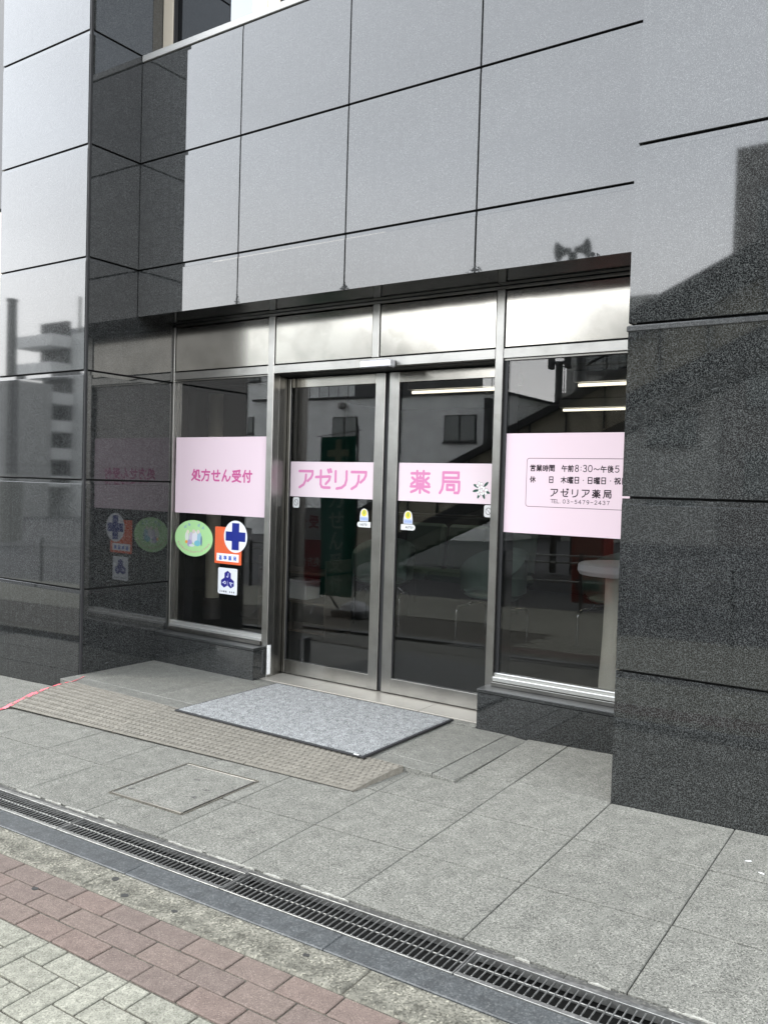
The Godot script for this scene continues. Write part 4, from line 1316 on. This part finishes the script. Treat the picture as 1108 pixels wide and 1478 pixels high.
func armchair(at: Vector3, label: String) -> Node3D:
	var c := thing("armchair", label, "chair", at, "green armchairs in the shop")
	var m := plain(lin(0.24, 0.34, 0.28), 0.4)
	# bucket shell: seat curving up into back and arms
	var st := start()
	var nu := 20
	var nv := 9
	var grid := []
	for k in nv + 1:
		var v := float(k) / nv
		var row := []
		for i in nu + 1:
			var a := lerpf(-0.62 * PI, 0.62 * PI, float(i) / nu)
			var back := 0.5 + 0.5 * cos(a)
			var hgt: float = 0.42 + 0.44 * pow(back, 0.6) * smoothstep(0.45, 1.0, v) + 0.02 * smoothstep(0.3, 0.6, v)
			var rr: float = lerpf(0.0, 0.29, minf(1.0, v / 0.55)) + 0.04 * maxf(0.0, v - 0.55)
			row.append(Vector3(sin(a) * rr, hgt, -cos(a) * rr * 0.92))
		grid.append(row)
	for k in nv:
		for i in nu:
			var q := [grid[k][i], grid[k][i + 1], grid[k + 1][i + 1], grid[k + 1][i]]
			var up := Vector3(-q[0].x, 0.25, -q[0].z)
			flat(st, q, up)
			var o := Vector3(0, -0.028, 0)
			var cen := Vector3(0, 0, 0)
			var q2 := []
			for p in q:
				var out := Vector3(p.x, 0, p.z).normalized() * (0.03 if k > 4 else 0.0)
				q2.append(p + o * (0.0 if k > 4 else 1.0) + out)
			flat(st, q2, -up)
	part(c, "shell", st.commit(), m)
	part(c, "seat_pad", lathe([Vector2(0.0, 0.47), Vector2(0.2, 0.465), Vector2(0.245, 0.445), Vector2(0.24, 0.425)], 20), m)
	for s in [-1, 1]:
		var path := [Vector3(s * 0.24, 0.0, 0.24)]
		for i in 7:
			var a := PI / 2 * i / 6.0
			path.append(Vector3(s * 0.24, 0.25 + sin(a) * 0.07, 0.24 - (1.0 - cos(a)) * 0.07))
		for i in 7:
			var a := PI / 2 * i / 6.0
			path.append(Vector3(s * 0.24, 0.25 + cos(a) * 0.07, -0.17 - sin(a) * 0.07))
		path.append(Vector3(s * 0.24, 0.0, -0.24))
		part(c, "leg", tube(path, 0.012, 8), M.chrome)
	part(c, "cross_tube", tube([Vector3(-0.24, 0.32, 0.05), Vector3(-0.18, 0.38, 0.05), Vector3(0.18, 0.38, 0.05), Vector3(0.24, 0.32, 0.05)], 0.012, 8), M.chrome)
	return c

# ====================================================================== the street that glass and stone mirror
func wall_house(n: String, label: String, a: Vector3, b: Vector3, wall: Material) -> Node3D:
	var o := thing(n, label, "building", Vector3((a.x + b.x) / 2, 0, (a.z + b.z) / 2))
	block(o, "wall", a - o.position, b - o.position, wall, 0.02)
	return o

func house_window(o: Node3D, x: float, y: float, w: float, h: float, z: float, frame: Material):
	var p := o.position
	var f := block(o, "window", Vector3(x, y, z - 0.06) - p, Vector3(x + w, y + h, z - 0.002) - p, frame, 0.005)
	var c := f.position
	var half := w / 2
	for k in 2:
		block(f, "pane", Vector3(x + 0.05 + half * k, y + 0.06, z - 0.075) - p - c, Vector3(x + half * (k + 1) - 0.05, y + h - 0.06, z - 0.062) - p - c, M.house_glass, 0.002)
	block(f, "sill", Vector3(x - 0.05, y - 0.07, z - 0.12) - p - c, Vector3(x + w + 0.05, y - 0.005, z - 0.003) - p - c, frame, 0.005)

func railing(o: Node3D, a: Vector3, b: Vector3, h: float, step: float, mat: Material):
	var p := o.position
	part(o, "handrail", tube([a + Vector3(0, h, 0) - p, b + Vector3(0, h, 0) - p], 0.03, 6), mat)
	part(o, "handrail", tube([a + Vector3(0, 0.12, 0) - p, b + Vector3(0, 0.12, 0) - p], 0.02, 6), mat)
	var n := int((b - a).length() / step)
	for i in n + 1:
		var q := a.lerp(b, float(i) / n)
		part(o, "baluster", tube([q - p, q + Vector3(0, h, 0) - p], 0.018, 5), mat)

func build_street():
	M.house_glass = plain(lin(0.14, 0.155, 0.15), 0.2)
	var white_wall := stone(grains(256, 4.0, [[0.0, Color(0.66, 0.67, 0.65)], [0.6, Color(0.72, 0.73, 0.71)]], 0.15, 70.0, 111), 3.0, 0.9)
	var grey_wall := plain(lin(0.30, 0.30, 0.28), 0.9)
	var dark := plain(lin(0.05, 0.05, 0.05), 0.8)
	var rail := plain(lin(0.06, 0.06, 0.06), 0.6)
	# white two storey block across the road
	var h := wall_house("white_building", "white low building with flat roof across the road, mirrored in the door glass", Vector3(-24.5, -1.5, 27), Vector3(-11.0, 5.45, 48), white_wall)
	block(h, "parapet", Vector3(-24.6, 5.452, 26.9) - h.position, Vector3(-10.9, 5.55, 27.2) - h.position, dark, 0.01)
	block(h, "parapet", Vector3(-11.2, 5.452, 27.21) - h.position, Vector3(-10.9, 5.55, 48) - h.position, dark, 0.01)
	for q in [[-13.6, 3.4, 1.55, 1.15], [-19.75, 3.35, 1.45, 1.25], [-23.3, 3.35, 1.6, 1.2], [-17.6, 0.2, 2.2, 2.1]]:
		house_window(h, q[0], q[1], q[2], q[3], 27.0, dark)
	railing(h, Vector3(-24, 5.46, 28.2), Vector3(-11.4, 5.46, 28.2), 0.9, 0.6, rail)
	block(h, "roof_house", Vector3(-21.5, 5.46, 31) - h.position, Vector3(-16.6, 8.3, 36) - h.position, dark, 0.02)
	part(h, "vent", lathe([Vector2(0.12, 0.0), Vector2(0.2, 0.1), Vector2(0.2, 0.25), Vector2(0.0, 0.35)], 12), M.galvanised, Vector3(-19.1, 4.95, 26.8) - h.position)
	block(h, "blade_sign", Vector3(-11.45, 2.9, 26.5) - h.position, Vector3(-11.25, 5.2, 26.9) - h.position, dark, 0.01)
	# taller white house to its left
	h = wall_house("tall_house", "tall white house with small square windows across the road", Vector3(-31.5, -2.5, 33), Vector3(-25.5, 11.5, 50), white_wall)
	for r in 3:
		for i in 2:
			house_window(h, -30.6 + i * 2.7, 1.2 + r * 3.1, 0.9, 1.0, 33.0, dark)
	# grey house on the right, mirrored by the right window and column
	h = wall_house("grey_house", "grey house with barred balcony across the road, mirrored in the right window", Vector3(-9.2, -1.5, 30), Vector3(-2.3, 9.2, 44), grey_wall)
	for q in [[-8.35, 6.45, 1.9, 1.3], [-5.0, 6.45, 1.9, 1.3], [-8.35, 3.2, 1.9, 1.3], [-5.0, 3.2, 1.9, 1.3]]:
		house_window(h, q[0], q[1], q[2], q[3], 30.0, dark)
	block(h, "balcony", Vector3(-9.2, 5.35, 28.8) - h.position, Vector3(-2.4, 5.5, 29.99) - h.position, grey_wall, 0.01)
	railing(h, Vector3(-9.1, 5.5, 28.85), Vector3(-2.5, 5.5, 28.85), 1.1, 0.3, rail)
	h = wall_house("office_block", "dark office block across the road, mirrored in the right column", Vector3(-2.25, -1.5, 30), Vector3(26, 14.2, 46), plain(lin(0.16, 0.15, 0.14), 0.8))
	for r in 4:
		for i in 8:
			house_window(h, -1.4 + i * 3.3, 1.4 + r * 3.2, 2.4, 1.6, 30.0, rail)
	# apartment tower far to the left with balconies
	h = wall_house("apartment_tower", "pale apartment tower with stacked balconies, mirrored in the left column", Vector3(-74.3, -4, 50), Vector3(-58, 15.6, 66), plain(lin(0.62, 0.63, 0.62), 0.9))
	for r in 6:
		block(h, "balcony", Vector3(-75.4, 0.4 + r * 2.75, 47.6) - h.position, Vector3(-69.4, 1.55 + r * 2.75, 49.99) - h.position, plain(lin(0.72, 0.72, 0.71), 0.9), 0.02)
		block(h, "recess", Vector3(-74.0, 1.56 + r * 2.75, 49.5) - h.position, Vector3(-69.6, 3.1 + r * 2.75, 49.98) - h.position, rail, 0.01)
	block(h, "roof_house", Vector3(-73, 15.61, 52) - h.position, Vector3(-66, 16.7, 60) - h.position, plain(lin(0.4, 0.4, 0.4), 0.9), 0.02)
	part(h, "mast", tube([Vector3(-69.6, 15.6, 51) - h.position, Vector3(-69.6, 19.5, 51) - h.position], 0.16, 8), M.galvanised)
	h = wall_house("dark_house", "dark flat roofed house before the apartment tower", Vector3(-92, -4, 42), Vector3(-68.5, 10.4, 47), plain(lin(0.34, 0.34, 0.33), 0.9))
	for i in 6:
		house_window(h, -90 + i * 3.6, 5.0, 2.0, 1.6, 42.0, rail)
	# concrete pole and street lamps
	var pole := thing("utility_pole", "plain concrete utility pole, mirrored in the left column", "pole", Vector3(-23.7, -1.0, 15))
	part(pole, "shaft", lathe([Vector2(0.22, 0), Vector2(0.17, 8.7), Vector2(0.2, 8.71), Vector2(0.2, 8.8), Vector2(0.0, 8.82)], 16), plain(lin(0.17, 0.17, 0.165), 0.9))
	part(pole, "pole_foot", lathe([Vector2(0.45, 0), Vector2(0.45, 2.3), Vector2(0.22, 2.5)], 16), plain(lin(0.22, 0.22, 0.2), 0.9))
	# loudspeaker mast with two horns
	var sp := thing("loudspeaker_mast", "grey mast with two horn loudspeakers, mirrored above the entrance", "loudspeaker mast", Vector3(-2.18, -0.5, 14))
	part(sp, "shaft", tube([Vector3(0, 0, 0), Vector3(0, 7.2, 0)], 0.10, 12), plain(lin(0.08, 0.085, 0.085), 0.6))
	for s in [-1, 1]:
		var hn := part(sp, "horn", lathe([Vector2(0.06, 0.0), Vector2(0.08, 0.12), Vector2(0.12, 0.2), Vector2(0.22, 0.3), Vector2(0.20, 0.29), Vector2(0.1, 0.18), Vector2(0.0, 0.14)], 18), plain(lin(0.07, 0.075, 0.075), 0.6), Vector3(s * 0.05, 7.26, 0), Basis(Vector3.BACK, -s * PI / 2))
	# flood light mast
	var fl := thing("floodlight_mast", "grey mast with two square floodlights, mirrored in the right window", "floodlight mast", Vector3(-2.70, -0.5, 14))
	part(fl, "shaft", tube([Vector3(0, 0, 0), Vector3(0, 4.92, 0)], 0.085, 10), plain(lin(0.10, 0.105, 0.105), 0.6))
	part(fl, "arm", tube([Vector3(-0.2, 4.92, 0), Vector3(0.2, 4.92, 0)], 0.04, 8), plain(lin(0.10, 0.105, 0.105), 0.6))
	for s in [-1, 1]:
		block(fl, "floodlight", Vector3(s * 0.2 - 0.05, 4.78, -0.1), Vector3(s * 0.2 + 0.05, 5.08, 0.1), plain(lin(0.09, 0.09, 0.09), 0.5), 0.01)
	# footbridge stair climbing to the right, beige sheet parapet under a dark rail
	var fb := thing("footbridge_stair", "beige clad footbridge stair across the road, mirrored in the right window", "footbridge stair", Vector3(-6.6, -0.4, 12))
	var beige := plain(lin(0.46, 0.42, 0.32), 0.7)
	var slope := 0.464
	var o := fb.position
	var top := func(x: float) -> float: return 4.107 + slope * x
	for i in 12:
		var x0 := -7.3 + i * 0.81
		var x1 := x0 + 0.79
		var poly := PackedVector2Array([Vector2(x0, top.call(x0) - 1.05), Vector2(x1, top.call(x1) - 1.05), Vector2(x1, top.call(x1) - 0.13), Vector2(x0, top.call(x0) - 0.13)])
		part(fb, "cladding_sheet", prism(poly, 0.03), beige, Vector3(0, 0, 12.0) - o)
		part(fb, "cladding_sheet", prism(poly, 0.03), beige, Vector3(0, 0, 14.0) - o)
		part(fb, "upright", tube([Vector3(x1 + 0.01, top.call(x1) - 1.0, 11.95) - o, Vector3(x1 + 0.01, top.call(x1) - 0.1, 11.95) - o], 0.02, 6), dark)
	for z in [11.93, 13.93]:
		var a := Vector2(-7.3, top.call(-7.3))
		var e := Vector2(2.45, top.call(2.45))
		part(fb, "rail", prism(PackedVector2Array([a - Vector2(0, 0.14), e - Vector2(0, 0.14), e + Vector2(0, 0.03), a + Vector2(0, 0.03)]), 0.12), dark, Vector3(0, 0, z + 0.06) - o)
		part(fb, "stringer", prism(PackedVector2Array([a - Vector2(0, 1.38), e - Vector2(0, 1.38), e - Vector2(0, 1.06), a - Vector2(0, 1.06)]), 0.1), dark, Vector3(0, 0, z + 0.05) - o)
	for i in 32:
		var x := -7.2 + i * 0.3
		block(fb, "tread", Vector3(x, top.call(x) - 1.24, 12.0) - o, Vector3(x + 0.3, top.call(x) - 1.06, 13.9) - o, grey_wall, 0.005)
	for z in [11.93, 13.93]:
		part(fb, "handrail", tube([Vector3(-1.2, top.call(-1.2) + 0.48, z) - o, Vector3(2.45, top.call(2.45) + 0.48, z) - o, Vector3(9.0, top.call(2.45) + 0.48, z) - o], 0.03, 6), dark)
		for i in 9:
			var x := -1.2 + i * 0.16
			part(fb, "baluster", tube([Vector3(x, top.call(x), z) - o, Vector3(x, top.call(x) + 0.48, z) - o], 0.012, 5), dark)
	part(fb, "upper_screen", prism(PackedVector2Array([Vector2(0.1, top.call(0.1) + 0.031), Vector2(2.45, top.call(2.45) + 0.031), Vector2(2.45, top.call(2.45) + 0.47), Vector2(0.1, top.call(0.1) + 0.47)]), 0.03), dark, Vector3(0, 0, 11.9) - o)
	block(fb, "landing", Vector3(2.46, 3.95, 11.9) - o, Vector3(9.0, 4.2, 14.1) - o, grey_wall, 0.01)
	block(fb, "landing_parapet", Vector3(2.46, 4.21, 11.9) - o, Vector3(9.0, 5.3, 11.96) - o, beige, 0.01)
	for x in [-1.3, 3.4, 7.5]:
		part(fb, "pier", tube([Vector3(x, -0.8, 13) - o, Vector3(x, minf(3.9, top.call(x) - 1.3), 13) - o], 0.22, 14), dark)
	# guard fence along the kerb of the footway
	var wm := plain(lin(0.30, 0.30, 0.28), 0.5)
	for q in [[-0.25, 3.3, "low rail fence at the kerb, mirrored under the opening hours sign"], [-9.0, -3.4, "low rail fence at the kerb, mirrored in the left sliding door"]]:
		var fc := on_ground("guard_fence", q[2], "fence", Vector3(q[0], 0, 6.5), "rail fences along the kerb")
		var fl_: float = q[1] - q[0]
		for y in [0.78, 0.68, 0.42]:
			part(fc, "rail", tube([Vector3(0, y, 0), Vector3(fl_, y, 0)], 0.012, 8), wm)
		for i in 4:
			part(fc, "post", tube([Vector3(fl_ * i / 3.0, 0, 0), Vector3(fl_ * i / 3.0, 0.82, 0)], 0.03, 8), dark)
	# green banner on a pole, prescriptions accepted
	var bn := on_ground("banner_flag", "green banner with pale cross and lettering, mirrored in the left door", "banner", Vector3(-1.02, 0, 3.55))
	part(bn, "pole", tube([Vector3(0, 0.12, 0), Vector3(0, 2.42, 0)], 0.012, 8), M.black)
	part(bn, "cross_rod", tube([Vector3(0.06, 2.36, 0), Vector3(-0.66, 2.30, 0)], 0.007, 6), M.black)
	block(bn, "base_block", Vector3(-0.24, 0.0, -0.2), Vector3(0.24, 0.09, 0.2), plain(lin(0.06, 0.06, 0.06), 0.7), 0.02)
	part(bn, "base_cap", lathe([Vector2(0.2, 0.09), Vector2(0.16, 0.15), Vector2(0.05, 0.2), Vector2(0.0, 0.21)], 18), plain(lin(0.4, 0.4, 0.4), 0.5))
	var im := canvas(150, 560, lin(0.012, 0.14, 0.10))
	var cream := lin(0.42, 0.38, 0.28)
	im.fill_rect(Rect2i(63, 10, 24, 90), cream)
	im.fill_rect(Rect2i(30, 46, 90, 24), cream)
	for i in 6:
		glyph(im, "処方せん受付"[i], Vector2(42, 112 + i * 74), Vector2(66, 66), 8.0, lin(0.3, 0.33, 0.3))
	var cloth := print_mat(im, 0.9, 0.2)
	cloth.backlight_enabled = true
	cloth.backlight = lin(0.1, 0.2, 0.16)
	var cs := start()
	for k in 20:
		for i in 8:
			var q := []
			for e in [[0, 0], [1, 0], [1, 1], [0, 1]]:
				var u: float = (i + e[0]) / 8.0
				var v: float = (k + e[1]) / 20.0
				q.append([Vector3(-0.03 - u * 0.56, 2.29 - v * 2.05, 0.03 * sin(u * 5.0 + v * 4.0) * (0.3 + v)), Vector2(1.0 - u, v)])
			for t in [[0, 1, 2], [0, 2, 3]]:
				for j in t:
					cs.set_uv(q[j][1])
					cs.add_vertex(q[j][0])
	cs.generate_normals()
	part(bn, "cloth", cs.commit(), cloth)
	# folding sign stand with a red and white poster
	var ss := on_ground("sign_stand", "folding sign stand with white and red poster beside the green banner", "sign stand", Vector3(-1.95, 0, 3.7))
	im = canvas(160, 320, lin(0.6, 0.6, 0.62))
	im.fill_rect(Rect2i(0, 130, 160, 190), lin(0.42, 0.03, 0.04))
	for i in 2:
		glyph(im, "受付"[i], Vector2(20 + i * 64, 30), Vector2(54, 54), 7.0, lin(0.35, 0.03, 0.04))
	for i in 4:
		glyph(im, "処方せん"[i], Vector2(10 + i * 36, 200), Vector2(32, 40), 5.0, lin(0.6, 0.55, 0.55))
	part(ss, "poster", prism(rect(0.5, 1.05), 0.01), print_mat(im), Vector3(0, 0.85, 0.02), Basis(Vector3.UP, PI))
	for s in [-1, 1]:
		part(ss, "leg", tube([Vector3(s * 0.26, 1.4, 0), Vector3(s * 0.26, 0.3, 0), Vector3(s * 0.34, 0.0, -0.3)], 0.014, 8), M.galvanised)
		part(ss, "leg", tube([Vector3(s * 0.26, 0.4, 0), Vector3(s * 0.34, 0.0, 0.3)], 0.014, 8), M.black)
	# red drink machine far across, only a mirrored patch of red
	var vm := on_ground("vending_machine", "red vending machine beside the fence, mirrored in the right window", "vending machine", Vector3(0.72, 0, 7.3))
	block(vm, "cabinet", Vector3(-0.25, 0.05, 0.0), Vector3(0.25, 1.15, 0.4), plain(lin(0.25, 0.022, 0.014), 0.45), 0.015)
	block(vm, "hatch", Vector3(-0.18, 0.25, -0.012), Vector3(0.18, 0.4, 0.0), M.black, 0.004)
	block(vm, "display", Vector3(-0.2, 0.6, -0.012), Vector3(0.2, 1.05, 0.0), plain(lin(0.3, 0.12, 0.1), 0.3), 0.004)
